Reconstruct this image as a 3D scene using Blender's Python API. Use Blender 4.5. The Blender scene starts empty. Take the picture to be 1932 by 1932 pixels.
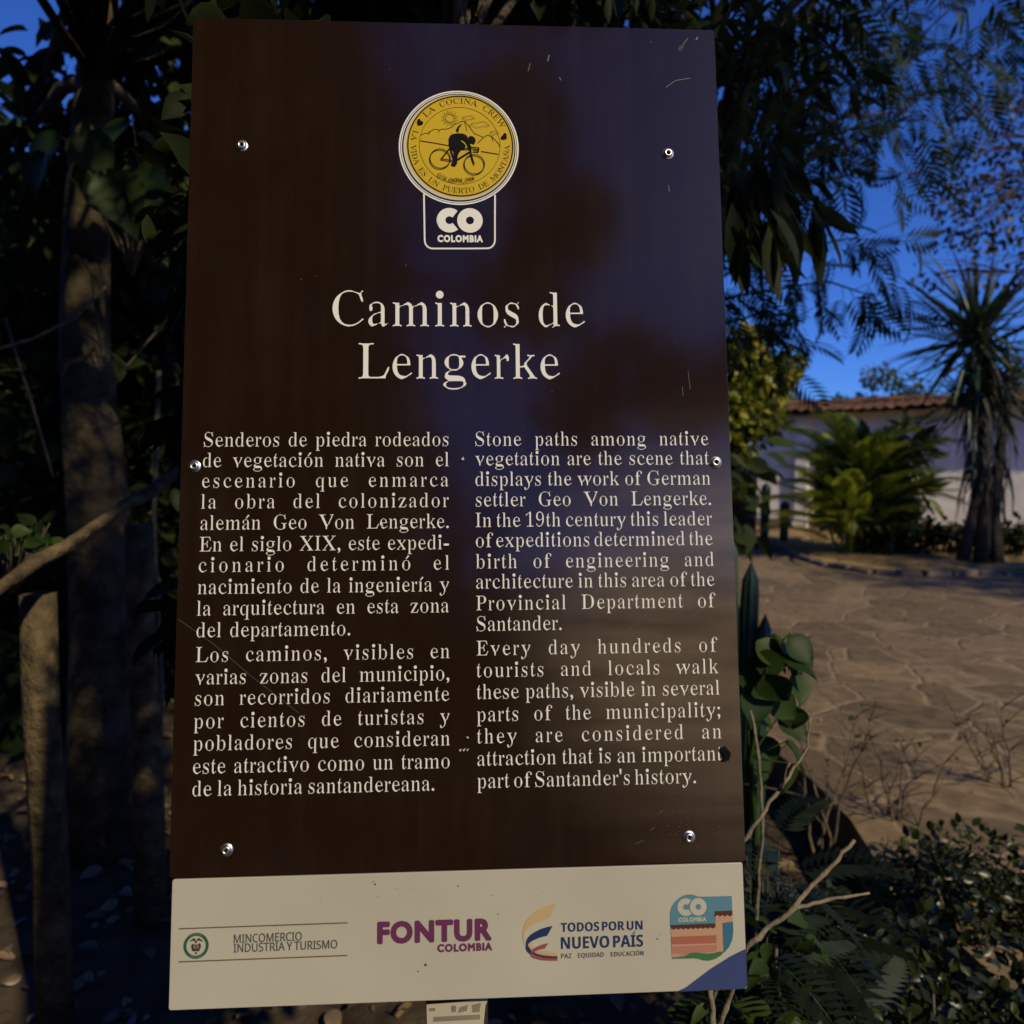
import bpy, math, random
import numpy as np
from mathutils import Vector, Matrix

R = math.radians
sc = bpy.context.scene
COL = sc.collection

# ------------------------------------------------------------------ camera, sky, sun, exposure
EYE = Vector((0.0, 0.0, 1.55))
PITCH = R(3.54)
cam_data = bpy.data.cameras.new('camera')
cam_data.sensor_width = 36.0
cam_data.lens = 25.92
cam_data.clip_start = 0.05
cam_data.clip_end = 500.0
cam_data.dof.use_dof = True
cam_data.dof.focus_distance = 0.86
cam_data.dof.aperture_fstop = 5.0
cam = bpy.data.objects.new('camera', cam_data)
COL.objects.link(cam)
cam.location = EYE
cam.rotation_euler = (R(90) - PITCH, 0, 0)
sc.camera = cam

SUN_DIR = Vector((-0.50, 0.62, -0.60)).normalized()      # direction the light travels
to_sun = -SUN_DIR
sun_elev = math.asin(to_sun.z)
sun_rot = math.atan2(to_sun.x, to_sun.y)

world = bpy.data.worlds.new("World")
sc.world = world
world.use_nodes = True
wn = world.node_tree
bg = wn.nodes['Background']
sky = wn.nodes.new('ShaderNodeTexSky')
sky.sky_type = 'NISHITA'
sky.sun_disc = False
sky.sun_elevation = sun_elev
sky.sun_rotation = sun_rot
sky.air_density = 1.0
sky.dust_density = 1.2
sky.ozone_density = 4.0
sky.altitude = 1500
tint = wn.nodes.new('ShaderNodeMix')
tint.data_type = 'RGBA'
tint.blend_type = 'MULTIPLY'
tint.inputs[0].default_value = 1.0
tint.inputs[7].default_value = (0.225, 0.425, 0.90, 1)
wn.links.new(sky.outputs[0], tint.inputs[6])
wn.links.new(tint.outputs[2], bg.inputs[0])
bg.inputs[1].default_value = 0.148

sun_data = bpy.data.lights.new('sun', 'SUN')
sun_data.energy = 3.8
sun_data.angle = R(1.2)
sun_data.color = (1.0, 0.84, 0.53)
sun = bpy.data.objects.new('sun', sun_data)
COL.objects.link(sun)
sun.location = (4, -6, 8)
sun.rotation_euler = SUN_DIR.to_track_quat('-Z', 'Y').to_euler()

sc.view_settings.view_transform = 'Standard'
sc.view_settings.look = 'None'
sc.view_settings.exposure = 0.0
sc.view_settings.gamma = 1.0
sc.cycles.use_denoising = True
sc.cycles.max_bounces = 6
sc.cycles.transparent_max_bounces = 6
sc.cycles.sample_clamp_indirect = 4.0

# ------------------------------------------------------------------ helpers
CP, SP = math.cos(PITCH), math.sin(PITCH)
F_PX = 2903.0                                            # focal length of the photograph in its own pixels


def ray(u, v):
    """direction of the photograph's 1932-grid point (u, v)"""
    x, y = (u - 966) / 1391.0, (v - 966) / 1391.0
    return Vector((x, CP - y * SP, -SP - y * CP))


def W(u, v, Y):
    d = ray(u, v)
    return EYE + d * (Y / d.y)


def G(u, v, z=0.0):
    d = ray(u, v)
    return EYE + d * ((z - EYE.z) / d.z)


def lin(r, g, b):
    f = lambda c: (c / 255 / 12.92) if c <= 10 else ((c / 255 + 0.055) / 1.055) ** 2.4
    return (f(r), f(g), f(b))


def nodes_of(m):
    m.use_nodes = True
    nt = m.node_tree
    return nt, nt.nodes['Principled BSDF']


def paint(name, col, rough=0.6, spec=0.5, metal=0.0, var=0.0, scale=8.0, bump=0.0, bscale=60.0, detail=4.0):
    """procedural material: base colour broken up by noise, optional bump"""
    m = bpy.data.materials.new(name)
    nt, b = nodes_of(m)
    b.inputs['Roughness'].default_value = rough
    b.inputs['Specular IOR Level'].default_value = spec
    b.inputs['Metallic'].default_value = metal
    b.inputs['Base Color'].default_value = (*col, 1)
    tc = nt.nodes.new('ShaderNodeTexCoord')
    if var:
        n = nt.nodes.new('ShaderNodeTexNoise')
        n.inputs['Scale'].default_value = scale
        n.inputs['Detail'].default_value = detail
        nt.links.new(tc.outputs['Object'], n.inputs['Vector'])
        r = nt.nodes.new('ShaderNodeValToRGB')
        r.color_ramp.elements[0].position = 0.3
        r.color_ramp.elements[1].position = 0.7
        r.color_ramp.elements[0].color = (*[c * (1 - var) for c in col], 1)
        r.color_ramp.elements[1].color = (*[min(1, c * (1 + var)) for c in col], 1)
        nt.links.new(n.outputs['Fac'], r.inputs[0])
        nt.links.new(r.outputs[0], b.inputs['Base Color'])
    if bump:
        n2 = nt.nodes.new('ShaderNodeTexNoise')
        n2.inputs['Scale'].default_value = bscale
        n2.inputs['Detail'].default_value = 6
        nt.links.new(tc.outputs['Object'], n2.inputs['Vector'])
        bp = nt.nodes.new('ShaderNodeBump')
        bp.inputs['Strength'].default_value = bump
        bp.inputs['Distance'].default_value = 0.02
        nt.links.new(n2.outputs['Fac'], bp.inputs['Height'])
        nt.links.new(bp.outputs[0], b.inputs['Normal'])
    return m


def leafmat(name, a, b_, rough=0.4, trans=0.3, spec=0.5):
    """leaf: colour differs leaf by leaf, some light passes through"""
    m = bpy.data.materials.new(name)
    nt, b = nodes_of(m)
    g = nt.nodes.new('ShaderNodeNewGeometry')
    r = nt.nodes.new('ShaderNodeValToRGB')
    r.color_ramp.elements[0].color = (*a, 1)
    r.color_ramp.elements[1].color = (*b_, 1)
    nt.links.new(g.outputs['Random Per Island'], r.inputs[0])
    nt.links.new(r.outputs[0], b.inputs['Base Color'])
    b.inputs['Roughness'].default_value = rough
    b.inputs['Specular IOR Level'].default_value = spec
    t = nt.nodes.new('ShaderNodeBsdfTranslucent')
    nt.links.new(r.outputs[0], t.inputs[0])
    mx = nt.nodes.new('ShaderNodeMixShader')
    mx.inputs[0].default_value = trans
    out = nt.nodes['Material Output']
    nt.links.new(b.outputs[0], mx.inputs[1])
    nt.links.new(t.outputs[0], mx.inputs[2])
    nt.links.new(mx.outputs[0], out.inputs[0])
    return m


def tag(o, label=None, cat=None, group=None, kind=None):
    if label: o['label'] = label
    if cat: o['category'] = cat
    if group: o['group'] = group
    if kind: o['kind'] = kind
    return o


def empty(name, loc, label=None, cat=None, group=None):
    o = bpy.data.objects.new(name, None)
    o.empty_display_size = 0.1
    o.location = loc
    COL.objects.link(o)
    return tag(o, label, cat, group)


class MB:
    """collects geometry for ONE mesh object"""
    def __init__(self):
        self.v, self.f, self.mi = [], [], []

    def add(self, verts, faces, mi=0):
        n = len(self.v)
        self.v += [tuple(p) for p in verts]
        self.f += [tuple(i + n for i in f) for f in faces]
        self.mi += [mi] * len(faces)

    def box(self, lo, hi, M=None, mi=0):
        P = [Vector((x, y, z)) for z in (lo[2], hi[2]) for y in (lo[1], hi[1]) for x in (lo[0], hi[0])]
        if M: P = [M @ p for p in P]
        self.add(P, [(0, 2, 3, 1), (4, 5, 7, 6), (0, 1, 5, 4), (2, 6, 7, 3), (0, 4, 6, 2), (1, 3, 7, 5)], mi)

    def tube(self, pts, rad, n=8, cap=True, mi=0, wob=0.0):
        pts = [Vector(p) for p in pts]
        if not hasattr(rad, '__len__'): rad = [rad] * len(pts)
        V, F = [], []
        ref = None
        for i, p in enumerate(pts):
            t = (pts[min(i + 1, len(pts) - 1)] - pts[max(i - 1, 0)])
            t = t.normalized() if t.length > 1e-9 else Vector((0, 0, 1))
            if ref is None: ref = t.orthogonal().normalized()
            ref = (ref - t * ref.dot(t)).normalized()
            b = t.cross(ref)
            for k in range(n):
                a = 2 * math.pi * k / n
                rr = rad[i] * (1 + wob * random.uniform(-1, 1))
                V.append(p + (ref * math.cos(a) + b * math.sin(a)) * rr)
        for i in range(len(pts) - 1):
            for k in range(n):
                F.append((i * n + k, i * n + (k + 1) % n, (i + 1) * n + (k + 1) % n, (i + 1) * n + k))
        if cap:
            F.append(tuple(reversed(range(n))))
            F.append(tuple((len(pts) - 1) * n + k for k in range(n)))
        self.add(V, F, mi)

    def build(self, name, mats, parent=None, smooth=True, bevel=0.0):
        me = bpy.data.meshes.new(name)
        me.from_pydata(self.v, [], self.f)
        for m in (mats if isinstance(mats, (list, tuple)) else [mats]): me.materials.append(m)
        if len(me.polygons):
            me.polygons.foreach_set('material_index', self.mi)
            me.polygons.foreach_set('use_smooth', [smooth] * len(me.polygons))
        me.update()
        o = bpy.data.objects.new(name, me)
        COL.objects.link(o)
        if parent is not None:
            o.parent = parent
        if bevel:
            md = o.modifiers.new('bevel', 'BEVEL')
            md.width = bevel
            md.segments = 2
            md.limit_method = 'ANGLE'
        return o


# ---- foliage: many leaf-sized faces in one mesh -----------------------------------------------
def blade(widths, droop=0.15, fold=0.04):
    """leaf outline: half widths at stations along a midrib"""
    n = len(widths)
    V, F = [], []
    for i, w in enumerate(widths):
        t = i / (n - 1)
        z = -droop * t * t
        V.append((t, 0, z))
        V.append((t - 0.04 * w, w, z + fold * (1 if w else 0)))
        V.append((t - 0.04 * w, -w, z + fold * (1 if w else 0)))
    for i in range(n - 1):
        a, b = 3 * i, 3 * (i + 1)
        for s in (1, 2):
            q = [a, b, b + s, a + s]
            if widths[i] == 0: q.remove(a + s)
            if widths[i + 1] == 0: q.remove(b + s)
            if s == 2: q.reverse()
            F.append(tuple(q))
    used = sorted({i for f in F for i in f})
    mp = {k: j for j, k in enumerate(used)}
    return np.array([V[k] for k in used]), [tuple(mp[i] for i in f) for f in F]


def frond(pairs, plen, pw, droop, ang=55, rach=0.006, pdroop=0.1):
    """feather leaf: arching midrib carrying pairs of leaflets"""
    V, F = [], []
    def add(vs, fs):
        n = len(V)
        V.extend(vs)
        F.extend(tuple(i + n for i in f) for f in fs)
    cur = lambda t: np.array((t * (1 - 0.25 * droop * t), 0, -droop * t ** 2.0))
    pr = None
    for i in range(7):
        t = i / 6
        p = cur(t)
        r = rach * (1.1 - t)
        ring = [p + (0, r, 0), p + (0, -r, 0)]
        if pr is not None:
            add([pr[0], pr[1], ring[1], ring[0]], [(0, 1, 2, 3)])
        pr = ring
    for i in range(pairs):
        t = 0.12 + 0.88 * (i + 0.5) / pairs
        p = cur(t)
        L = plen * (0.45 + 0.75 * math.sin(math.pi * min(1, t * 0.85 + 0.1)))
        a = R(ang) * (1 - 0.35 * t)
        for s in (1, -1):
            d = np.array((math.cos(a), s * math.sin(a), -pdroop))
            e = np.array((-math.sin(a), s * math.cos(a), 0)) * pw
            q0, q1, q2 = p, p + d * L * 0.5, p + d * L + np.array((0, 0, -pdroop * L))
            vs = [q0, q1 + e, q2, q1 - e]
            add(vs, [(0, 1, 2, 3) if s < 0 else (3, 2, 1, 0)])
    return np.array(V), F


LANCE = blade([0, 0.10, 0.125, 0.085, 0], 0.22, 0.03)
OVATE = blade([0, 0.20, 0.29, 0.28, 0.17, 0], 0.28, 0.09)
HEART = blade([0.05, 0.30, 0.42, 0.45, 0.40, 0.29, 0.14, 0], 0.42, 0.13)
SMALL = blade([0, 0.24, 0], 0.1, 0.04)
SWORD = blade([0.014, 0.027, 0.025, 0.017, 0], 0.12, 0.008)
SWORD_DEAD = blade([0.012, 0.03, 0.026, 0.017, 0], 0.5, 0.01)
GRASS = blade([0.02, 0.028, 0.02, 0], 0.45, 0.0)
FEATHER = frond(8, 0.36, 0.036, 0.5, 60, 0.007, 0.2)
FERN = frond(12, 0.30, 0.045, 0.55, 70)
PALM = frond(34, 0.24, 0.011, 1.0, 46, 0.008, 0.4)
rng = np.random.default_rng(7)


def leaves(name, tpl, P, D, size, mat, parent=None, up=None, roll=0.6, offset=None):
    V, F = tpl
    P = np.asarray(P, float)
    D = np.asarray(D, float)
    n, k = len(P), len(V)
    size = np.broadcast_to(np.asarray(size, float), (n,))
    D = D / np.maximum(np.linalg.norm(D, axis=1, keepdims=True), 1e-9)
    Z = np.tile((0, 0, 1.0), (n, 1)) if up is None else np.asarray(up, float).copy()
    Z = Z + rng.normal(0, roll, (n, 3))
    Y = np.cross(Z, D)
    Y /= np.maximum(np.linalg.norm(Y, axis=1, keepdims=True), 1e-9)
    Z = np.cross(D, Y)
    A = (V[None, :, 0:1] * D[:, None] + V[None, :, 1:2] * Y[:, None] + V[None, :, 2:3] * Z[:, None]) * size[:, None, None] + P[:, None]
    verts = A.reshape(-1, 3)
    if parent is not None:
        verts = verts - np.array(parent.location)
    lens = [len(f) for f in F]
    loops = np.concatenate([np.array(f) for f in F])
    L = (loops[None] + (np.arange(n) * k)[:, None]).ravel()
    tot = np.tile(lens, n)
    start = np.concatenate([[0], np.cumsum(tot)[:-1]])
    me = bpy.data.meshes.new(name)
    me.vertices.add(len(verts))
    me.vertices.foreach_set('co', verts.ravel().astype(np.float32))
    me.loops.add(len(L))
    me.loops.foreach_set('vertex_index', L.astype(np.int32))
    me.polygons.add(len(tot))
    me.polygons.foreach_set('loop_start', start.astype(np.int32))
    me.polygons.foreach_set('loop_total', tot.astype(np.int32))
    me.materials.append(mat)
    me.polygons.foreach_set('use_smooth', [True] * len(tot))
    me.update(calc_edges=True)
    me.validate()
    o = bpy.data.objects.new(name, me)
    COL.objects.link(o)
    if parent is not None: o.parent = parent
    return o


def puffs(cl):
    """leaf positions and directions for clusters (centre, radius, count)"""
    P, D = [], []
    for c, r, n in cl:
        q = rng.normal(0, 1, (n, 3))
        q /= np.linalg.norm(q, axis=1, keepdims=True)
        rad = r * rng.uniform(0.15, 1.0, (n, 1)) ** 0.6
        P.append(np.array(c) + q * rad * np.array((1, 1, 0.8)))
        D.append(q + rng.normal(0, 0.5, (n, 3)) + np.array((0, 0, -0.35)))
    return np.concatenate(P), np.concatenate(D)


def limb(mb, a, b, r0, r1, sag=0.12, n=6, segs=6):
    a, b = Vector(a), Vector(b)
    L = (b - a).length
    k = Vector((random.uniform(-1, 1), random.uniform(-1, 1), random.uniform(0.2, 1.2))) * L * sag
    pts, rad = [], []
    for i in range(segs + 1):
        t = i / segs
        p = a.lerp(b, t) + k * (4 * t * (1 - t)) * 0.6 + Vector((random.gauss(0, 1), random.gauss(0, 1), random.gauss(0, 1))) * L * 0.012
        if i == 0: p = a
        if i == segs: p = b
        pts.append(p)
        rad.append(r0 + (r1 - r0) * t)
    mb.tube(pts, rad, n, wob=0.06)
    return pts


def tree(name, label, cat, trunk_pts, r0, r1, clusters, tpl, size, lm, bark, group=None, roll=0.6, twigs=3):
    """trunk with limbs to every leaf cluster, and a crown of single leaves"""
    base = Vector(trunk_pts[0])
    root = empty(name, base, label, cat, group)
    tb = MB()
    n = len(trunk_pts)
    tb.tube([Vector(p) - base for p in trunk_pts], [r0 + (r1 - r0) * i / (n - 1) for i in range(n)], 12, wob=0.07)
    bb = tb
    ntr = len(tb.f)
    tops = [Vector(p) for p in trunk_pts[max(1, n // 2):]]
    for c, r, k in clusters:
        c = Vector(c)
        a = min(tops, key=lambda p: (p - c).length + random.uniform(0, 0.6))
        pts = limb(bb, a - base, c - base, r1 * 0.55, 0.006, 0.15)
        for _ in range(twigs):
            e = c + Vector((random.gauss(0, 1), random.gauss(0, 1), random.gauss(0, .6))).normalized() * r * 0.8
            limb(bb, pts[4], e - base, 0.007, 0.002, 0.1, 4, 3)
    tb.mi = [0] * ntr + [1] * (len(tb.f) - ntr)
    tb.build('trunk', [bark, M_DARKBARK], root)
    P, D = puffs(clusters)
    leaves('crown', tpl, P, D, rng.uniform(0.7, 1.25, len(P)) * size, lm, root, roll=roll)
    return root

# ------------------------------------------------------------------ materials of the setting
M_SOIL = paint('dark_soil', (0.055, 0.040, 0.026), 0.95, 0.2, var=0.6, scale=5, bump=0.6, bscale=25)
M_BED = paint('dry_bed_soil', (0.30, 0.20, 0.085), 0.95, 0.2, var=0.5, scale=3, bump=0.5, bscale=12)
M_WALL = paint('whitewash', (0.80, 0.76, 0.68), 0.9, 0.2, var=0.22, scale=1.1, bump=0.25, bscale=14)
M_PLINTH = paint('dark_plinth', (0.16, 0.12, 0.10), 0.9, 0.2, var=0.3, scale=3)
M_TILE = paint('clay_tile', (0.125, 0.065, 0.038), 0.9, 0.15, var=0.75, scale=2.5, bump=0.4, bscale=20)
M_TIMBER = paint('old_timber', (0.075, 0.048, 0.030), 0.8, 0.3, var=0.4, scale=6, bump=0.3)
M_KERB = paint('kerb_stone', (0.16, 0.13, 0.10), 0.9, 0.2, var=0.4, scale=6, bump=0.6, bscale=18)
M_BARK = paint('mottled_bark', (0.060, 0.047, 0.028), 0.9, 0.2, var=0.8, scale=9, bump=0.9, bscale=30)
M_DARKBARK = paint('dark_bark', (0.07, 0.055, 0.04), 0.9, 0.2, var=0.5, scale=9, bump=0.9, bscale=30)
M_TWIG = paint('pale_twig', (0.165, 0.135, 0.09), 0.75, 0.3, var=0.35, scale=30, bump=0.3, bscale=80)
M_DRYTWIG = paint('dry_twig', (0.11, 0.085, 0.06), 0.85, 0.3, var=0.4, scale=30)

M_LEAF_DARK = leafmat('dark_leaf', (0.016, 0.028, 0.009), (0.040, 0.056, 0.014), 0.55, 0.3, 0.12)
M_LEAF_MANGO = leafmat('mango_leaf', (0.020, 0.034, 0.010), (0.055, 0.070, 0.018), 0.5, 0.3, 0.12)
M_LEAF_MIMOSA = leafmat('feathery_leaf', (0.020, 0.045, 0.020), (0.050, 0.080, 0.030), 0.6, 0.3, 0.15)
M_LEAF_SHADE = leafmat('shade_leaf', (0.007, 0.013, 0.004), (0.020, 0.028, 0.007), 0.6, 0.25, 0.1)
M_LEAF_DRY = leafmat('dry_leaf', (0.016, 0.018, 0.012), (0.060, 0.046, 0.030), 0.55, 0.15)
M_LEAF_YELLOW = leafmat('yellow_green_leaf', (0.14, 0.17, 0.014), (0.50, 0.46, 0.04), 0.4, 0.35)
M_LEAF_PALM = leafmat('palm_leaf', (0.13, 0.19, 0.015), (0.46, 0.50, 0.045), 0.35, 0.35)
M_LEAF_YUCCA = leafmat('sword_leaf', (0.022, 0.042, 0.024), (0.055, 0.080, 0.040), 0.4, 0.15)
M_LEAF_DEAD = leafmat('dead_sword_leaf', (0.012, 0.020, 0.014), (0.050, 0.048, 0.034), 0.7, 0.1)
M_LEAF_VINE = leafmat('vine_leaf', (0.018, 0.042, 0.008), (0.048, 0.082, 0.016), 0.5, 0.35, 0.2)
M_LEAF_GLOSS = leafmat('glossy_leaf', (0.008, 0.015, 0.005), (0.045, 0.055, 0.012), 0.34, 0.25, 0.4)
M_LEAF_FERN = leafmat('fern_leaf', (0.008, 0.016, 0.009), (0.020, 0.034, 0.015), 0.5, 0.25)
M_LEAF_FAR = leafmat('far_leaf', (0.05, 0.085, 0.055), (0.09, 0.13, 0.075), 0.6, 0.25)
M_LITTER = leafmat('fallen_leaf', (0.07, 0.045, 0.025), (0.24, 0.17, 0.10), 0.45, 0.05)
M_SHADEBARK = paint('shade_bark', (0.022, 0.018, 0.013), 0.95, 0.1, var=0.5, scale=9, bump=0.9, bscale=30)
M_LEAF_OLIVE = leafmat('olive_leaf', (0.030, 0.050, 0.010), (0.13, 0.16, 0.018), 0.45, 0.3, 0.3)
M_CACTUS = paint('cactus_skin', (0.030, 0.060, 0.034), 0.5, 0.4, var=0.3, scale=12)


def flagstone():
    m = bpy.data.materials.new('flagstone_paving')
    nt, b = nodes_of(m)
    tc = nt.nodes.new('ShaderNodeTexCoord')
    wob = nt.nodes.new('ShaderNodeTexNoise')
    wob.inputs['Scale'].default_value = 5.0
    mixv = nt.nodes.new('ShaderNodeMix')
    mixv.data_type = 'RGBA'
    mixv.inputs[0].default_value = 0.06
    nt.links.new(tc.outputs['Object'], wob.inputs['Vector'])
    nt.links.new(tc.outputs['Object'], mixv.inputs[6])
    nt.links.new(wob.outputs['Color'], mixv.inputs[7])
    vor = nt.nodes.new('ShaderNodeTexVoronoi')
    vor.feature = 'DISTANCE_TO_EDGE'
    vor.inputs['Scale'].default_value = 2.2
    cell = nt.nodes.new('ShaderNodeTexVoronoi')
    cell.inputs['Scale'].default_value = 2.2
    for n in (vor, cell): nt.links.new(mixv.outputs[2], n.inputs['Vector'])
    fine = nt.nodes.new('ShaderNodeTexNoise')
    fine.inputs['Scale'].default_value = 9
    fine.inputs['Detail'].default_value = 8
    nt.links.new(tc.outputs['Object'], fine.inputs['Vector'])
    stone = nt.nodes.new('ShaderNodeValToRGB')
    stone.color_ramp.elements[0].position = 0.25
    stone.color_ramp.elements[0].color = (0.105, 0.075, 0.045, 1)
    stone.color_ramp.elements[1].position = 0.8
    stone.color_ramp.elements[1].color = (0.25, 0.175, 0.10, 1)
    nt.links.new(fine.outputs['Fac'], stone.inputs[0])
    sep = nt.nodes.new('ShaderNodeSeparateColor')
    nt.links.new(cell.outputs['Color'], sep.inputs[0])
    val = nt.nodes.new('ShaderNodeMapRange')
    val.inputs['To Min'].default_value = 0.68
    val.inputs['To Max'].default_value = 1.25
    nt.links.new(sep.outputs[0], val.inputs['Value'])
    tone = nt.nodes.new('ShaderNodeMix')
    tone.data_type = 'RGBA'
    tone.blend_type = 'MULTIPLY'
    tone.inputs[0].default_value = 1
    nt.links.new(stone.outputs[0], tone.inputs[6])
    nt.links.new(val.outputs[0], tone.inputs[7])
    joint = nt.nodes.new('ShaderNodeMapRange')
    joint.inputs['From Min'].default_value = 0.005
    joint.inputs['From Max'].default_value = 0.045
    nt.links.new(vor.outputs['Distance'], joint.inputs['Value'])
    mx = nt.nodes.new('ShaderNodeMix')
    mx.data_type = 'RGBA'
    mx.inputs[6].default_value = (0.215, 0.16, 0.10, 1)
    nt.links.new(joint.outputs[0], mx.inputs[0])
    nt.links.new(tone.outputs[2], mx.inputs[7])
    nt.links.new(mx.outputs[2], b.inputs['Base Color'])
    b.inputs['Roughness'].default_value = 0.85
    b.inputs['Specular IOR Level'].default_value = 0.25
    add = nt.nodes.new('ShaderNodeMath')
    add.operation = 'MULTIPLY_ADD'
    add.inputs[1].default_value = 0.7
    nt.links.new(fine.outputs['Fac'], add.inputs[0])
    low = nt.nodes.new('ShaderNodeMath')
    low.operation = 'MULTIPLY'
    low.inputs[1].default_value = 0.6
    nt.links.new(joint.outputs[0], low.inputs[0])
    nt.links.new(low.outputs[0], add.inputs[2])
    bp = nt.nodes.new('ShaderNodeBump')
    bp.inputs['Strength'].default_value = 0.75
    bp.inputs['Distance'].default_value = 0.02
    nt.links.new(add.outputs[0], bp.inputs['Height'])
    nt.links.new(bp.outputs[0], b.inputs['Normal'])
    return m


M_PATH = flagstone()

# ------------------------------------------------------------------ ground, path, planting bed
GZ = -0.22
g = MB()
g.add([(-150, -150, GZ), (150, -150, GZ), (150, 150, GZ), (-150, 150, GZ)], [(0, 1, 2, 3)])
tag(g.build('ground', M_SOIL, smooth=False), kind='structure')

edge = [(1.46 + 0.03 * math.sin(i * 1.9) + 0.02 * math.sin(i * 4.3), -9 + i * 0.45) for i in range(63)]
top = [(x, y, 0.0) for x, y in edge]
n = len(top)
g = MB()
for i in range(n - 1):
    a, b = top[i], top[i + 1]
    g.add([a, (34, a[1], 0), (34, b[1], 0), b], [(0, 1, 2, 3)])
    g.add([a, b, (b[0], b[1], GZ), (a[0], a[1], GZ)], [(0, 1, 2, 3)])
tag(g.build('path', M_PATH, smooth=False), kind='structure')

A_ = Vector((5.94, 18.0, 0)); B_ = A_ + Vector((math.cos(R(-34)), math.sin(R(-34)), 0)) * 5.5
HD = (B_ - A_).normalized(); HN = Vector((-HD.y, HD.x, 0))           # along the wall, and into the house
kerb = [G(1380, 1020), G(1440, 1032), G(1500, 1048), G(1570, 1070), G(1650, 1082), G(1740, 1086), G(1840, 1085), G(1932, 1084), G(2050, 1090)]
back = [A_ - HD * 2.0 - HN * 0.02, A_ - HN * 0.02, A_ + HD * 2 - HN * 0.02, A_ + HD * 3.4 - HN * 0.02, A_ + HD * 4.6 - HN * 0.02, A_ + HD * 5.6 - HN * 0.02, A_ + HD * 6.4 - HN * 0.02, A_ + HD * 7.2 - HN * 0.02, A_ + HD * 8.4 - HN * 0.02]
g = MB()
rows = 10
V = []
for i in range(len(kerb)):
    for j in range(rows + 1):
        p = kerb[i].lerp(back[i], j / rows)
        V.append((p.x, p.y, 0.07 + 0.05 * math.sin(3.1 * p.x) * math.sin(2.3 * p.y) * (0 < j < rows) + (0.03 if j else 0)))
g.add(V, [(i * (rows + 1) + j, (i + 1) * (rows + 1) + j, (i + 1) * (rows + 1) + j + 1, i * (rows + 1) + j + 1) for i in range(len(kerb) - 1) for j in range(rows)])
tag(g.build('planting_bed', M_BED), kind='structure')
g = MB()
for i in range(len(kerb) - 1):
    a, b = kerb[i], kerb[i + 1]
    m_ = max(2, int((b - a).length / 0.38))
    for k in range(m_):
        p, q = a.lerp(b, k / m_), a.lerp(b, (k + 0.93) / m_)
        d = (q - p).normalized(); s = Vector((-d.y, d.x, 0))
        w, h = random.uniform(.09, .13), random.uniform(.05, .09)
        P = [p - s * w, q - s * w, q + s * w * .3, p + s * w * .3]
        g.add([(v.x, v.y, -0.01) for v in P] + [(v.x, v.y, h) for v in P], [(3, 2, 1, 0), (4, 5, 6, 7), (0, 1, 5, 4), (1, 2, 6, 5), (2, 3, 7, 6), (3, 0, 4, 7)])
tag(g.build('kerb', M_KERB, smooth=False, bevel=0.02), kind='structure')

# ------------------------------------------------------------------ white house with a tiled roof
house = empty('house', A_, 'low whitewashed house with clay tiled roof behind the palm', 'house')
house.rotation_euler = (0, 0, math.atan2(HD.y, HD.x))
HL, HW, EZ = 14.0, 5.0, 2.78
DX0, DX1, DZ = 1.35, 2.25, 2.05
m = MB()                                                             # walls round a door opening
for lo, hi in (((0, 0, 0.3), (DX0, 0.3, EZ)), ((DX1, 0, 0.3), (HL, 0.3, EZ)), ((DX0, 0, DZ), (DX1, 0.3, EZ)),
               ((0, HW - .3, 0.3), (HL, HW, EZ)), ((0, .3, 0.3), (.3, HW - .3, EZ)), ((HL - .3, .3, 0.3), (HL, HW - .3, EZ))):
    m.box(lo, hi)
m.build('wall', M_WALL, house, smooth=False)
m = MB()
for lo, hi in (((-.015, -.02, -.02), (DX0, 0.3, 0.3)), ((DX1, -.02, -.02), (HL, 0.3, 0.3)), ((-.015, .3, -.02), (.3, HW, 0.3))):
    m.box(lo, hi)
m.build('plinth', M_PLINTH, house, smooth=False)
m = MB()
m.box((DX0 - .42, -.12, 0.3), (DX0 - .12, -.003, EZ - .05)); m.box((DX0 - .45, -.15, 0.02), (DX0 - .09, -.023, 0.3))
m.build('pilaster', M_WALL, house, smooth=False, bevel=0.02)
m = MB()
for k in range(5):
    m.box((DX0 + .06 + k * .156, .12, 0.03), (DX0 + .06 + k * .156 + .15, .16, DZ - .06))
door = m.build('door', M_TIMBER, house, smooth=False, bevel=0.006)
m = MB()
m.box((DX0, .05, 0), (DX0 + .055, .2, DZ)); m.box((DX1 - .055, .05, 0), (DX1, .2, DZ)); m.box((DX0 + .055, .05, DZ - .055), (DX1 - .055, .2, DZ))
m.build('door_frame', M_TIMBER, house, smooth=False)
m = MB()                                                             # barrel tiles, course over course
nx = int(HL + 1.2) * 26
crs = 9
RY0, RY1, RZ0, RZ1 = -0.55, 2.5, 2.78, 3.14
for side in (0, 1):
    V, Fc = [], []
    for c in range(crs):
        for e in (0, 1):
            t = (c + e * 0.98) / crs
            for i in range(nx + 1):
                x = -0.5 + (HL + 1.0) * i / nx
                ph = x / 0.23 * math.pi
                z = RZ0 + (RZ1 - RZ0) * t + 0.055 * abs(math.sin(ph)) + (0.035 if e == 0 else 0.0) + 0.012 * math.sin(x * 2.1 + c * 1.7) - 0.03 * math.sin(x * .7)
                y = RY0 + (RY1 - RY0) * t + (0.02 * math.sin(x * 5.1) if c == 0 and e == 0 else 0)
                V.append((x, y if side == 0 else HW - y, z))
    r = nx + 1
    for k in range(2 * crs - 1):
        for i in range(nx):
            q = (k * r + i, k * r + i + 1, (k + 1) * r + i + 1, (k + 1) * r + i)
            Fc.append(q if side == 0 else q[::-1])
    m.add(V, Fc)
roof = m.build('roof', M_TILE, house)
m = MB()
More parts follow.
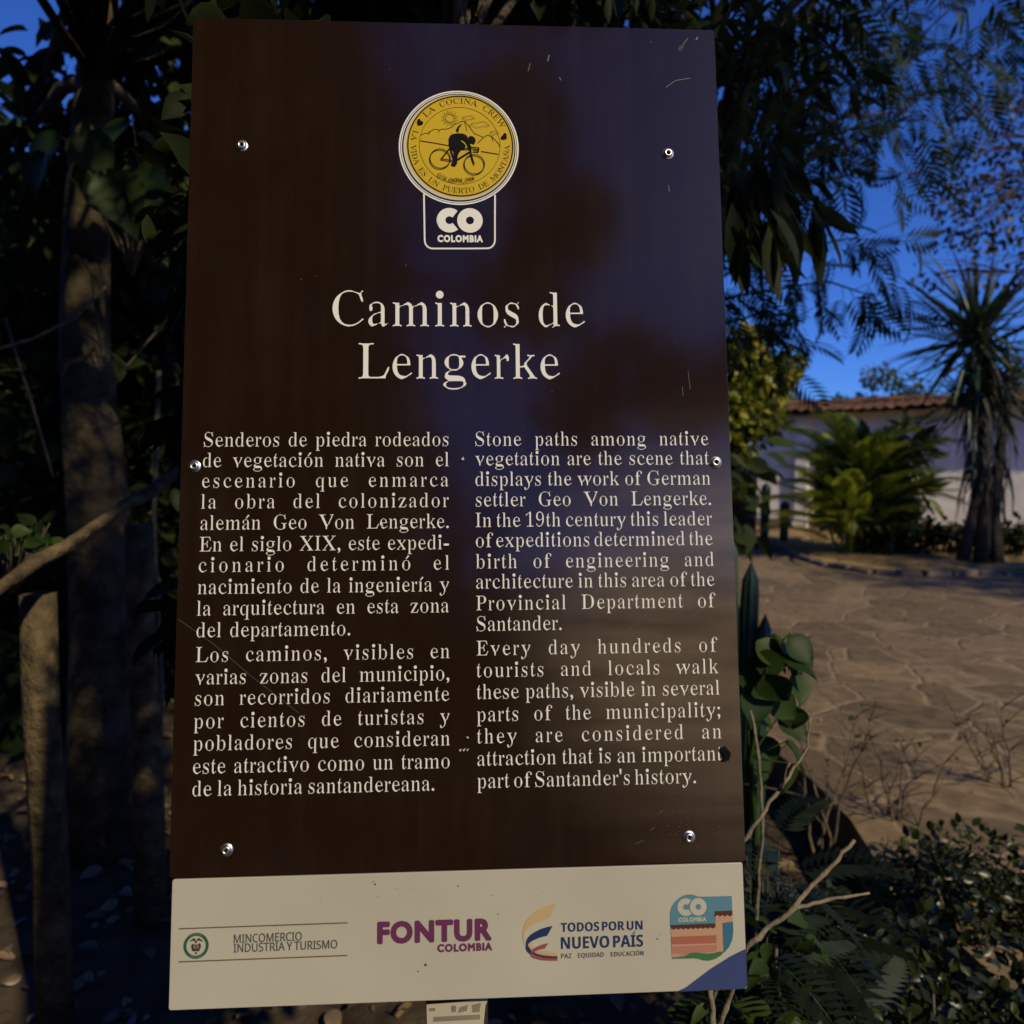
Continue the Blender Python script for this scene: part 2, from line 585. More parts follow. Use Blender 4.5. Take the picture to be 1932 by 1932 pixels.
pts = [(-.5 + i * .5, HW / 2, RZ1 + .05 + .02 * math.sin(i * 1.3)) for i in range(int((HL + 1) / .5) + 1)]
m.tube(pts, .11, 8)
m.build('ridge_tiles', M_TILE, roof)
m = MB()
for i in range(32):
    x = -.35 + i * .455
    m.tube([(x, -.5, EZ - .035), (x, .6, EZ + .2)], .045, 6)
m.build('rafters', M_TIMBER, house)
m = MB()
m.add([(-.45, -.5, EZ + .02), (HL + .45, -.5, EZ + .02), (HL + .45, HW / 2, RZ1 - .06), (-.45, HW / 2, RZ1 - .06), (HL + .45, HW + .5, EZ + .02), (-.45, HW + .5, EZ + .02)], [(0, 1, 2, 3), (3, 2, 4, 5)])
m.add([(0, 0.001, EZ), (0, HW - .001, EZ), (0, HW / 2, RZ1 - .07)], [(0, 1, 2)])
m.build('soffit', M_TIMBER, house, smooth=False)

# ------------------------------------------------------------------ letter outlines (advance, contours in 1/1000 em)
GLYPHS = {
    'serif': {
        "'": (188, '73,462 115,462 138,599 138,716 50,716 50,599'),
        ',': (219, '59,-118 102,-100 134,-74 158,-43 171,-9 176,26 173,59 163,86 149,106 129,119 105,123 86,120 70,112 57,100 49,85 46,66 48,48 55,32 65,21 79,13 95,10 98,-13 96,-38 89,-61 76,-83 59,-99'),
        '-': (323, '283,267 40,267 40,174 283,174'),
        '.': (219, '109,111 90,108 74,99 61,86 52,70 49,51 52,32 61,16 74,3 90,-6 109,-9 128,-6 144,3 157,16 166,32 169,51 166,70 157,86 144,99 128,108'),
        '1': (500, '116,11 121,9 423,9 427,11 427,39 425,43 359,43 334,48 320,59 312,81 310,97 309,703 307,709 266,708 199,653 180,645 171,639 143,613 78,584 74,584 69,588 67,587 68,565 73,555 69,521 72,521 76,526 99,525 113,531 121,559 144,587 178,618 201,627 230,627 234,623 234,113 232,85 223,59 216,52 203,46 185,43 117,43 115,39'),
        '9': (500, '180,2 184,0 224,0 231,5 274,19 293,31 317,48 352,86 385,140 403,188 418,244 427,306 431,388 427,468 421,504 403,570 376,624 347,660 309,689 283,701 261,708 256,714 215,714 209,708 174,695 154,683 125,660 99,626 81,592 70,556 61,512 62,452 68,418 79,384 91,360 109,337 129,319 152,303 181,291 186,286 197,284 224,284 231,292 286,321 306,343 331,343 349,352 360,352 362,348 362,326 355,236 337,148 313,92 279,57 236,44 170,44 147,49 132,58 120,78 112,100 108,128 100,149 97,150 84,145 70,135 64,134 63,126 65,112 82,80 95,68 107,46 118,34 132,23 152,13;215,338 190,343 166,358 159,366 144,394 135,432 132,488 133,536 141,586 149,612 163,640 172,650 188,661 209,666 272,666 284,664 302,655 315,644 326,628 342,592 353,550 359,508 362,452 362,406 355,390 347,378 308,354 288,348 267,338'),
        ';': (219, '61,-115 101,-98 133,-73 156,-41 170,-4 175,38 172,67 163,93 149,113 131,126 108,131 89,128 72,121 59,109 51,92 48,70 50,52 57,37 69,24 83,16 101,11 102,-12 100,-34 93,-55 81,-75 61,-96;169,398 166,417 157,433 144,446 128,455 109,458 90,455 74,446 61,433 52,417 49,398 52,379 61,363 74,350 90,341 109,338 128,341 144,350 157,363 166,379'),
        'A': (722, '163,1 172,0 175,3 174,25 117,31 116,57 131,117 169,197 173,203 179,205 448,205 454,203 497,105 504,81 504,59 501,46 490,34 465,29 417,26 414,21 417,2 457,2 497,9 645,9 683,1 697,3 696,26 659,32 652,35 643,43 630,63 601,117 389,569 386,589 385,655 376,675 368,685 343,685 339,681 327,655 328,577 301,515 274,467 270,465 245,465 241,461 161,281 141,245 139,241 143,238 149,239 161,247 170,247 173,243 173,231 155,193 150,187 123,187 118,185 67,73 60,53 57,31 22,25 21,5 26,1 50,3 63,9 110,9 123,3;192,230 189,233 188,239 191,257 271,437 279,447 297,481 301,483 325,483 332,475 430,261 435,249 435,233 430,230'),
        'C': (667, '338,-4 343,-6 379,-6 390,-2 442,5 471,13 549,58 587,88 616,116 626,118 636,132 626,142 611,147 570,102 537,76 475,41 440,31 406,26 366,26 306,36 293,41 243,75 204,136 181,224 174,336 179,438 181,464 203,554 236,616 285,647 352,663 385,663 402,659 433,659 486,642 542,611 560,570 572,528 597,471 601,468 618,468 622,472 621,516 609,552 593,592 591,642 593,650 597,655 621,660 622,680 620,684 597,683 593,676 591,666 584,654 568,641 557,638 542,638 515,650 486,658 429,678 385,689 343,688 285,673 214,629 170,594 153,576 130,546 112,516 96,482 82,442 74,406 70,376 68,336 71,288 78,254 93,202 106,172 126,136 144,112 172,80 197,59 226,39 260,21 291,9'),
        'D': (722, '62,1 95,2 126,9 249,9 279,5 308,5 363,8 420,16 465,38 525,64 596,133 638,233 650,339 648,389 635,451 618,497 592,543 555,585 518,613 420,662 365,672 345,673 275,674 246,669 124,669 87,677 54,677 54,653 97,650 116,645 122,641 133,621 139,585 139,87 137,69 132,51 126,39 120,34 103,29 62,25;281,31 259,33 249,37 242,47 235,73 234,571 237,621 243,635 249,643 273,648 363,646 420,636 457,617 476,603 512,545 532,471 536,447 542,361 542,305 536,229 526,177 512,133 496,101 476,75 451,56 420,42 384,36'),
        'E': (611, '50,1 84,1 119,9 344,7 522,9 526,11 539,77 565,113 582,149 592,211 589,210 585,204 568,201 523,107 501,73 487,58 448,44 420,37 388,34 293,33 253,35 236,43 228,57 224,71 223,101 223,325 227,335 331,335 340,334 353,326 363,313 385,259 393,225 397,187 401,185 418,185 421,191 420,273 410,297 403,307 392,316 391,329 391,379 409,399 420,429 420,503 416,505 399,503 386,447 362,385 349,368 336,361 225,362 223,371 223,575 226,617 229,633 238,642 247,645 388,646 429,643 472,630 487,613 514,553 522,527 531,487 548,485 551,489 551,557 541,585 523,611 522,665 520,668 429,669 388,672 119,669 84,677 53,677 52,657 54,653 93,650 115,643 124,627 131,603 135,555 135,111 130,69 120,41 113,34 100,30 50,25'),
        'G': (722, '374,-11 405,-11 449,-6 476,0 508,16 560,34 602,52 604,57 605,225 611,249 616,259 625,263 659,270 680,271 681,291 678,294 649,294 613,285 506,285 462,294 424,293 422,289 424,271 449,270 499,261 506,253 513,239 517,221 519,195 519,101 514,65 505,43 499,36 487,30 462,23 403,15 363,15 330,20 299,29 273,41 260,49 245,65 223,95 206,131 194,169 182,231 177,305 177,359 182,455 204,553 241,619 288,648 348,663 384,663 437,658 478,645 541,611 554,583 572,527 596,470 600,467 619,467 622,471 621,511 608,553 591,593 591,649 592,653 596,657 615,658 621,661 621,684 594,682 577,651 567,642 558,639 539,639 512,651 455,671 386,689 348,689 288,675 227,638 197,617 174,597 153,575 130,545 116,521 95,477 86,451 75,407 70,345 71,303 75,271 86,227 99,189 117,153 149,107 178,77 210,52 296,4 330,-6'),
        'I': (333, '46,1 61,1 104,9 224,9 270,1 284,0 287,3 286,25 236,32 228,35 221,41 211,59 206,89 206,597 208,615 213,631 222,644 246,650 284,653 285,673 282,678 245,676 217,669 112,669 87,676 64,678 47,678 45,675 45,655 47,652 87,650 106,645 112,641 122,615 124,573 124,89 118,59 107,41 100,35 92,32 46,25'),
        'L': (611, '54,1 89,2 121,9 362,7 541,9 545,11 556,79 576,107 600,157 611,221 610,229 602,221 589,221 585,218 571,183 534,103 515,73 504,61 496,56 462,44 421,35 308,33 262,36 248,41 236,57 230,91 230,591 232,607 242,635 252,645 283,651 326,653 327,673 325,677 273,676 244,669 121,669 83,677 58,678 54,675 54,657 56,653 106,647 117,643 125,635 135,607 138,559 138,95 136,77 131,57 119,37 102,30 54,25'),
        'M': (889, '51,1 85,2 98,5 105,9 147,9 154,4 188,0 203,0 207,3 207,21 205,25 154,30 151,32 150,37 151,79 148,91 148,123 149,586 175,587 179,585 183,577 364,121 366,111 367,41 371,27 379,10 399,9 405,12 415,37 416,115 439,175 447,187 460,218 465,221 486,222 491,229 618,553 626,567 638,595 644,602 648,603 665,603 668,597 668,93 664,65 659,51 652,39 646,34 635,31 586,25 585,3 590,0 616,2 652,9 768,9 797,2 833,1 834,21 832,25 785,30 771,37 764,49 756,83 755,559 756,595 761,617 767,631 774,640 783,645 834,653 834,677 823,678 804,676 776,669 665,669 660,667 646,633 637,619 625,591 618,585 599,585 592,575 467,259 457,241 444,209 439,203 418,203 412,207 229,667 224,669 121,669 90,676 52,677 51,657 53,653 104,648 117,644 122,639 132,617 135,581 134,571 132,569 107,569 106,565 106,113 102,77 101,35 96,30 51,25'),
        'N': (722, '613,-10 617,-8 616,12 610,20 587,82 586,248 587,258 589,260 613,260 617,264 617,560 620,606 620,644 625,648 668,654 670,658 669,676 633,676 623,674 615,668 572,668 566,673 538,677 519,677 516,674 517,654 564,648 568,644 573,568 573,248 572,243 568,242 542,242 537,246 200,666 194,668 98,668 81,675 59,676 59,654 84,648 96,642 141,587 142,518 139,512 114,512 111,508 109,34 108,30 102,28 59,25 59,1 94,1 106,3 114,8 157,8 163,3 193,0 208,0 212,4 212,22 210,25 179,27 161,31 159,82 156,90 156,526 159,530 183,530 189,528 196,520 530,106 536,96 565,24 572,14 589,-7'),
        'O': (722, '353,-12 379,-12 391,-9 428,-1 458,11 532,66 571,104 609,160 630,204 647,260 655,316 653,382 641,442 621,496 600,536 585,558 546,602 526,619 467,661 428,679 384,689 343,689 323,686 294,679 266,668 239,650 199,619 162,586 129,544 114,518 98,486 86,454 75,412 68,352 69,306 73,276 90,212 110,166 131,130 146,110 175,78 194,62 264,12 305,-5 338,-12;340,14 305,21 281,30 244,52 233,62 215,90 199,124 184,176 177,218 171,274 170,340 175,446 179,476 195,552 221,606 227,615 277,649 343,663 386,663 417,657 439,649 476,628 487,618 499,602 523,554 536,508 544,466 549,414 551,318 546,218 526,126 495,64 445,30 380,14'),
        'P': (556, '50,1 82,2 113,9 231,9 259,2 292,1 292,25 259,28 234,34 229,39 219,59 214,93 214,309 218,311 311,311 338,314 363,320 406,334 434,348 458,365 479,387 494,411 508,445 514,473 514,515 507,547 493,577 477,601 451,626 413,648 341,670 250,673 223,669 111,669 84,676 51,677 50,657 52,653 89,649 111,641 122,619 128,589 128,95 122,59 111,37 95,30 50,25;218,337 215,338 214,343 214,611 220,635 227,643 238,646 295,647 343,644 370,637 381,630 395,613 406,587 414,555 417,523 416,441 408,403 400,383 393,371 381,358 365,347 350,343 311,337'),
        'R': (667, '53,1 87,2 119,9 243,9 286,1 307,0 311,3 311,21 309,25 275,28 248,34 243,39 232,59 226,95 226,313 227,318 231,319 311,319 322,313 508,10 601,9 620,2 635,0 646,1 646,25 620,28 606,33 584,59 414,325 414,339 417,343 466,362 507,389 536,423 552,459 558,499 556,521 552,537 546,557 533,581 512,607 489,624 459,640 377,668 301,673 271,673 241,669 117,669 89,676 54,677 53,657 55,653 95,649 117,641 130,619 135,589 135,95 129,59 117,37 100,30 53,25;326,339 313,345 231,345 227,347 226,599 233,631 244,643 273,647 351,645 387,640 415,629 424,621 441,599 453,561 458,527 458,461 453,433 438,393 423,373 392,352 362,343'),
        'S': (556, '62,-12 87,-12 91,-6 92,4 98,18 118,26 143,26 208,2 254,-9 298,-10 332,-3 370,13 403,38 426,53 447,74 456,88 467,110 475,136 481,200 479,232 472,260 453,302 422,338 384,367 336,395 223,449 177,480 156,502 152,512 149,524 149,568 157,600 167,621 211,654 229,661 248,664 286,664 296,661 338,659 367,648 407,626 425,586 458,488 462,484 481,484 483,490 483,542 466,590 452,620 454,660 458,664 482,666 482,690 456,689 451,668 443,658 428,652 412,652 382,664 288,690 242,691 238,687 194,669 169,650 148,637 133,624 118,604 107,582 100,556 99,538 103,522 103,474 116,426 135,392 167,356 202,329 250,299 360,242 393,218 405,206 418,184 425,168 427,138 424,118 417,92 403,65 375,42 349,28 298,16 265,16 198,29 148,49 141,54 127,86 89,224 85,226 64,226 61,222 62,164 75,108 91,70 92,22 87,14 62,11'),
        'T': (611, '165,1 197,1 238,9 366,9 406,1 441,1 442,21 439,26 391,29 370,35 364,41 356,57 351,77 349,95 349,645 354,648 468,646 490,642 511,632 520,625 534,597 542,571 556,543 567,485 571,481 589,481 592,483 593,487 591,559 585,579 570,607 563,615 561,665 560,668 488,669 432,674 354,674 344,669 261,669 251,674 158,674 117,669 51,669 47,667 46,617 29,591 16,553 16,485 20,481 42,483 47,517 53,541 79,607 90,627 98,634 117,643 156,648 251,648 256,645 256,93 249,59 241,43 236,37 218,30 166,25 164,21'),
        'U': (722, '335,-7 340,-9 383,-9 391,-5 432,0 480,14 566,74 576,85 591,111 598,127 611,173 617,217 620,285 620,563 623,611 621,643 625,648 663,653 664,673 661,678 625,674 616,669 574,669 566,674 529,678 517,678 513,675 513,657 515,653 566,648 571,643 572,611 575,587 575,221 569,157 546,95 523,69 480,40 432,26 407,23 375,23 336,27 306,36 285,50 265,69 255,86 245,111 236,149 233,211 235,603 241,631 251,643 275,649 318,652 321,657 320,677 283,676 247,669 121,669 70,678 56,678 53,675 54,653 90,650 115,644 126,633 136,609 140,569 140,207 146,161 161,111 178,77 194,57 226,30 259,12 279,6'),
        'V': (722, '358,-9 364,-11 384,-11 391,-3 401,23 399,99 431,173 454,219 489,223 655,599 667,635 668,647 674,650 708,653 710,673 706,678 677,676 661,669 613,669 604,675 572,678 545,678 541,675 541,657 543,653 586,651 607,647 610,633 607,615 589,557 462,263 436,207 427,203 405,203 400,205 241,541 223,589 222,627 228,641 237,646 257,650 316,652 320,657 318,677 269,677 226,669 69,669 24,678 15,677 13,675 14,653 51,647 67,641 85,621 110,579 339,105 342,83 343,23'),
        'W': (944, '264,-6 269,-8 289,-8 294,-6 307,28 310,114 341,190 360,234 389,236 394,240 486,462 489,466 495,468 518,468 522,464 641,140 647,120 647,32 659,-4 665,-8 689,-6 701,30 702,128 729,206 746,254 780,258 902,608 907,626 909,646 912,649 929,654 929,676 912,675 904,668 858,668 852,675 835,677 814,677 810,674 810,658 812,654 854,647 855,622 852,608 835,540 765,334 733,242 725,238 702,238 697,242 583,566 575,598 575,628 581,642 599,648 644,654 644,676 615,677 599,675 578,668 457,668 420,676 388,676 387,658 389,654 443,646 453,642 460,636 473,610 497,538 498,518 470,452 441,450 436,444 363,264 344,222 337,218 314,218 310,222 193,552 185,586 185,632 188,640 202,648 244,654 246,658 244,676 213,676 184,668 61,668 30,677 11,676 11,654 43,649 58,642 70,626 85,590 255,110 253,24'),
        'X': (722, '52,1 74,1 115,9 165,9 204,1 233,1 232,25 185,29 169,35 169,59 198,113 278,223 288,236 302,247 321,272 334,281 352,281 358,275 460,117 476,81 479,55 473,37 466,32 449,28 400,25 400,1 447,2 476,9 630,9 653,2 678,1 677,25 653,28 634,34 608,65 400,381 398,395 425,431 435,438 453,439 459,443 564,589 597,644 632,651 667,653 669,657 668,677 632,677 591,669 548,669 525,676 484,677 484,653 523,650 540,646 543,643 542,625 511,571 441,471 423,455 398,422 393,421 372,423 278,565 259,603 259,629 264,643 278,649 297,652 338,652 341,657 340,677 297,678 278,675 260,669 107,669 72,678 56,677 56,653 84,650 105,643 138,605 327,323 329,309 327,303 300,271 288,263 270,263 262,255 144,95 113,36 99,31 52,25'),
        'a': (444, '309,-3 315,-5 348,-4 351,-1 356,11 382,24 396,41 393,50 382,50 365,43 356,48 352,53 350,77 350,315 347,351 337,385 327,407 311,427 292,442 247,465 228,470 192,470 164,463 136,451 123,443 117,431 98,426 89,420 75,401 74,375 71,361 70,349 71,341 78,323 79,297 91,293 107,293 119,296 123,299 123,321 130,333 131,345 130,353 120,371 118,401 121,413 131,427 143,435 157,440 174,440 193,444 228,444 254,436 267,429 273,423 278,411 284,381 284,283 282,280 268,277 200,252 190,251 167,242 143,224 97,183 72,153 61,129 55,107 54,93 55,79 62,57 77,29 93,14 104,7 108,-3 145,-2 153,6 173,15 199,23 207,30 227,49 226,52 211,52 167,41 153,44 139,55 130,73 125,107 125,137 129,171 141,197 173,220 202,237 237,252 282,254 284,249 284,87 258,65 237,51 271,52 285,59 290,37 299,19 308,9;397,51 415,50 418,53 412,61'),
        'b': (500, '60,-13 74,-8 109,21 124,47 129,51 152,50 163,41 173,25 202,19 244,-5 249,-10 291,-9 319,6 347,30 370,45 386,63 408,101 422,131 433,165 442,207 444,249 442,287 430,337 411,381 392,409 379,423 360,438 334,454 331,462 319,465 286,463 278,452 245,440 223,415 237,414 277,425 301,425 314,420 329,411 343,395 357,365 363,339 369,293 369,173 363,117 355,79 344,55 325,36 291,17 250,16 245,20 223,25 200,42 180,42 176,45 165,65 162,85 162,369 166,381 179,395 205,415 174,414 165,406 162,409 162,665 157,669 85,669 64,677 46,678 41,675 42,655 81,645 85,635 89,609 89,37 87,33 77,31 61,10'),
        'c': (444, '213,-3 217,-5 252,-5 260,-3 266,3 289,10 310,21 337,30 370,55 390,60 409,73 419,76 429,89 420,99 413,100 354,65 323,50 307,47 258,49 232,56 203,73 177,101 161,131 154,149 142,201 137,245 137,301 142,351 155,385 167,404 201,432 226,442 246,445 289,445 311,435 323,425 330,409 329,373 332,357 333,317 366,313 378,316 383,319 387,369 383,391 376,411 360,428 327,447 309,463 291,471 242,471 195,452 167,431 154,426 138,415 124,401 103,369 80,317 66,267 62,223 66,179 74,147 89,109 114,71 144,39 183,14 207,3'),
        'd': (500, '302,-13 328,-8 334,3 377,19 408,23 421,19 446,17 448,37 446,41 421,45 412,49 406,61 402,85 401,667 397,669 323,669 299,677 270,678 267,673 269,655 309,649 323,641 329,623 331,603 331,411 328,408 318,416 284,417 305,404 325,384 331,365 331,107 326,93 299,59 269,57 247,45 214,33 196,33 172,42 158,55 145,83 137,111 132,153 130,273 136,335 147,381 154,397 165,411 176,420 189,424 220,427 252,416 271,417 250,441 221,453 216,463 187,465 174,462 171,454 145,438 129,425 111,405 98,387 76,341 63,295 57,253 56,207 59,171 66,137 76,107 91,77 104,57 131,27 162,6 167,-4 205,-5 211,-2 214,6 240,16 263,42 289,43 294,47 301,58 318,58 328,67 331,63 330,11 303,-2 301,-7'),
        'e': (444, '202,-3 206,-5 244,-5 252,-2 256,3 285,14 306,27 325,35 355,61 367,64 408,92 419,107 410,117 398,118 380,99 321,59 303,53 268,53 220,62 200,74 185,85 161,123 146,175 141,243 142,251 145,253 385,255 384,289 378,335 366,379 354,403 347,413 329,428 309,434 290,453 254,470 218,471 208,469 204,464 182,455 159,434 141,427 119,407 103,383 78,329 67,291 62,263 61,229 64,183 76,135 96,91 115,63 143,35 174,14 198,3;143,279 140,283 140,327 144,371 155,400 170,420 192,436 208,443 242,445 268,442 277,438 301,417 312,401 322,373 330,319 329,280'),
        'f': (333, '58,1 93,3 110,9 206,9 221,3 244,0 273,0 277,3 278,19 275,23 231,27 208,35 202,49 197,73 197,417 202,421 282,422 284,425 284,447 283,451 280,453 202,453 198,455 197,609 202,637 215,649 229,657 257,663 290,663 307,659 319,651 324,641 325,601 322,587 321,545 334,539 361,539 372,542 375,547 379,635 370,646 359,651 345,652 327,663 321,675 292,689 244,688 215,675 200,662 161,639 133,599 122,571 117,549 115,527 115,455 110,453 64,453 59,451 60,422 110,421 115,417 115,67 111,43 104,35 93,29 64,26 58,23'),
        'g': (500, '207,-203 246,-204 275,-202 314,-196 353,-183 378,-171 387,-169 407,-154 437,-137 454,-119 465,-97 466,-79 449,-61 449,-41 438,-5 421,21 396,38 366,50 310,61 160,65 137,73 130,81 131,105 136,117 162,138 185,151 188,157 259,156 294,162 308,168 324,181 353,198 376,217 390,235 405,263 410,279 413,301 410,325 401,351 381,387 382,405 386,407 450,408 452,413 452,439 450,442 329,443 306,459 265,470 218,471 175,457 152,438 121,421 94,391 76,359 68,333 67,313 71,285 85,251 107,221 121,207 154,188 167,177 185,165 185,163 166,154 148,153 117,134 94,117 79,95 79,77 70,55 71,35 80,15 90,3 109,-12 134,-27 136,-35 133,-39 105,-50 94,-60 80,-62 68,-69 52,-85 42,-99 41,-117 56,-137 68,-147 128,-189 150,-196;203,-177 154,-171 129,-163 109,-151 97,-135 94,-123 93,-99 97,-86 119,-62 135,-51 140,-43 376,-43 398,-48 408,-57 414,-75 414,-97 409,-119 400,-133 372,-154 357,-162 331,-170 248,-178;199,183 189,184 183,192 159,209 153,217 147,237 143,267 143,363 152,409 156,416 169,427 185,437 199,442 220,445 263,445 298,437 315,427 325,417 336,373 338,279 334,243 325,211 318,201 308,194 285,185 259,182'),
        'h': (500, '53,1 71,0 95,9 169,9 190,0 205,0 208,3 207,23 175,32 171,37 167,53 167,359 193,385 206,395 236,396 254,407 272,413 302,413 316,408 323,403 330,391 334,375 338,329 338,77 336,53 328,33 319,28 295,23 295,1 314,0 333,9 409,9 432,0 446,0 449,3 448,23 414,32 411,37 407,53 406,303 401,363 387,407 367,437 344,452 340,460 337,462 321,465 300,463 295,454 246,427 228,405 208,404 192,396 180,396 169,389 167,391 166,663 165,667 162,669 93,669 69,678 56,678 53,675 54,655 79,650 86,647 92,641 96,625 98,599 98,77 96,53 92,37 81,29 53,23'),
        'i': (278, '57,1 74,0 102,9 181,9 205,0 219,0 222,3 221,23 187,32 180,47 178,61 178,447 175,453 102,453 89,459 74,462 62,462 59,459 60,437 94,431 98,427 103,409 105,379 105,77 102,51 97,35 90,30 57,23;141,539 130,540 119,542 109,547 99,553 91,561 84,570 78,579 74,590 71,602 71,614 71,626 74,638 78,649 84,659 91,668 99,676 109,682 119,686 130,689 141,690 153,689 164,686 174,682 183,676 192,668 199,659 205,649 209,638 211,626 212,614 211,602 209,590 205,579 199,570 191,561 183,553 173,547 163,542 153,540'),
        'k': (500, '56,1 72,0 100,9 179,9 205,0 220,1 220,23 186,32 182,37 178,47 176,61 176,205 183,215 196,221 233,221 250,227 257,226 263,219 351,85 362,59 362,33 351,27 325,23 325,1 349,0 368,9 456,9 480,0 492,0 494,3 493,23 467,30 453,41 312,253 305,267 305,285 309,315 312,321 379,393 404,427 415,433 450,437 450,461 420,460 400,453 364,453 359,459 342,462 318,461 317,437 359,433 361,429 360,415 331,375 263,303 260,297 256,265 248,255 233,247 198,247 183,241 177,243 176,663 173,669 100,669 87,676 74,678 63,678 59,675 59,655 87,649 96,645 103,619 103,63 101,47 95,33 83,28 55,23'),
        'l': (278, '56,1 73,0 101,9 180,9 204,0 217,0 221,3 220,23 185,32 179,47 177,61 177,663 174,669 99,669 90,675 77,678 62,678 58,675 59,655 93,647 98,641 102,625 104,597 104,77 102,51 96,35 90,30 56,23'),
        'm': (778, '57,1 75,0 102,9 179,9 204,0 215,0 219,3 217,23 185,32 179,41 177,53 176,357 202,384 214,393 245,395 289,413 319,413 338,405 348,391 355,351 355,61 351,41 347,33 338,29 311,23 310,3 313,0 328,0 353,9 428,9 447,1 468,1 468,23 443,28 434,33 429,41 425,61 425,355 456,388 487,388 534,412 566,413 585,408 592,401 599,389 604,361 606,329 606,77 604,53 598,35 587,28 562,23 560,3 564,0 577,0 602,9 679,9 704,0 720,1 722,5 721,23 687,32 682,37 678,53 677,321 673,363 658,407 637,435 613,452 608,461 581,465 566,463 560,454 517,431 490,404 462,402 449,389 432,388 422,379 418,385 409,409 390,435 363,453 358,462 328,465 315,463 309,453 268,431 243,405 219,403 211,401 206,395 189,394 179,388 177,389 175,397 175,447 174,452 98,453 81,461 58,461 57,457 58,439 85,433 94,429 100,419 103,405 105,381 105,77 102,53 98,37 87,29 57,23'),
        'n': (500, '53,1 71,0 95,9 169,9 190,0 205,0 208,3 207,23 175,32 171,37 167,53 167,359 169,363 206,395 213,398 240,398 256,408 270,413 302,413 319,406 330,391 336,361 338,329 338,77 336,53 328,33 319,28 295,23 295,1 314,0 333,9 407,9 432,0 448,1 448,23 414,32 411,37 407,53 406,303 401,363 387,407 365,439 342,453 337,462 321,465 300,463 293,454 245,427 226,404 208,404 194,398 182,398 169,390 167,393 166,401 166,447 164,452 92,453 76,461 54,461 54,439 79,433 88,429 93,419 96,405 98,381 98,77 96,53 92,37 81,29 53,23'),
        'o': (500, '225,-11 274,-12 280,-7 314,6 336,25 352,32 370,45 389,69 420,131 431,163 438,201 438,259 428,303 413,343 384,397 362,421 352,428 334,436 312,454 268,472 229,471 221,466 191,455 166,437 141,424 123,407 108,385 79,327 68,295 61,257 61,201 70,159 87,115 109,73 123,53 137,40 151,30 163,26 189,5 221,-7;227,15 201,23 180,37 161,55 150,79 146,107 142,167 142,291 148,365 150,379 161,405 175,419 203,439 213,444 233,446 286,444 308,432 334,410 346,389 351,369 357,309 359,235 357,139 353,93 348,73 338,53 302,24 290,18 272,14'),
        'p': (500, '54,-207 70,-208 95,-199 180,-199 202,-206 222,-208 236,-207 236,-183 191,-177 182,-171 176,-157 170,-121 171,56 175,56 184,48 198,48 209,42 232,41 254,17 280,7 287,-4 325,-5 328,-3 332,6 352,18 366,29 388,53 402,75 418,107 436,169 441,211 441,261 434,311 417,363 398,397 368,433 336,455 332,464 297,465 290,463 285,453 256,439 234,415 212,414 205,411 194,393 196,390 222,390 238,404 263,418 279,423 303,423 325,416 337,407 347,393 357,365 365,319 369,275 369,187 367,159 359,109 352,81 339,57 321,40 296,33 278,34 240,48 209,49 191,63 175,84 171,91 170,355 191,389 178,390 169,382 165,383 163,451 158,453 95,453 70,462 59,462 55,459 56,439 80,434 93,427 99,393 99,-119 98,-155 93,-170 81,-179 54,-185'),
        'q': (500, '271,-207 307,-206 331,-199 412,-199 429,-206 442,-208 453,-208 456,-205 455,-183 429,-180 418,-175 414,-167 410,-147 410,423 412,427 420,428 429,441 438,450 438,473 420,464 396,445 372,411 368,409 348,410 337,419 326,435 302,439 252,469 208,468 174,449 156,431 137,420 121,405 92,357 78,327 68,297 59,245 59,183 69,131 89,83 106,55 126,33 137,24 167,6 171,-2 184,-5 215,-3 222,8 254,19 276,43 252,44 224,35 196,38 184,42 171,51 160,63 149,85 142,103 137,133 131,189 133,307 137,341 144,379 154,401 168,417 187,431 209,443 250,443 256,438 278,435 300,418 321,417 333,397 338,363 338,95 331,75 309,55 285,43 322,42 333,50 337,49 338,-129 336,-151 330,-169 322,-176 307,-180 271,-183'),
        'r': (333, '47,1 61,0 84,9 152,9 168,3 182,0 203,1 203,23 159,32 152,40 149,55 148,283 151,331 153,341 171,373 196,374 227,395 251,395 261,386 267,377 268,363 268,343 296,341 307,345 308,351 307,377 310,387 310,407 303,429 292,447 291,462 279,465 255,463 252,457 250,447 226,421 213,412 199,387 174,385 168,375 157,373 152,367 148,365 144,369 143,452 84,453 72,460 59,462 50,461 49,437 78,431 82,425 85,409 86,379 86,77 84,51 80,35 75,30 47,23'),
        's': (389, '49,-13 68,-13 77,3 76,11 49,11;182,-7 187,-9 227,-9 232,-3 248,5 262,17 270,28 290,38 308,55 319,77 324,93 324,109 318,123 318,149 314,175 306,201 294,221 276,241 259,254 149,318 134,329 125,341 123,355 122,385 126,405 133,417 148,431 167,444 201,444 214,440 245,440 256,436 276,417 299,367 308,340 325,339 329,341 329,383 319,407 301,430 299,447 276,445 263,454 238,458 203,470 167,470 163,465 145,455 126,433 109,428 92,413 81,391 76,377 76,361 81,351 80,317 83,301 92,279 104,259 123,237 164,207 238,166 256,154 270,141 276,123 277,103 276,79 271,57 263,44 254,35 227,17 185,17 180,22 152,22 129,28 106,49 82,111 72,145 53,147 48,143 48,97 61,63 77,39 78,16 91,21 105,21 118,12 145,9;301,455 328,455 328,473 311,473 301,459'),
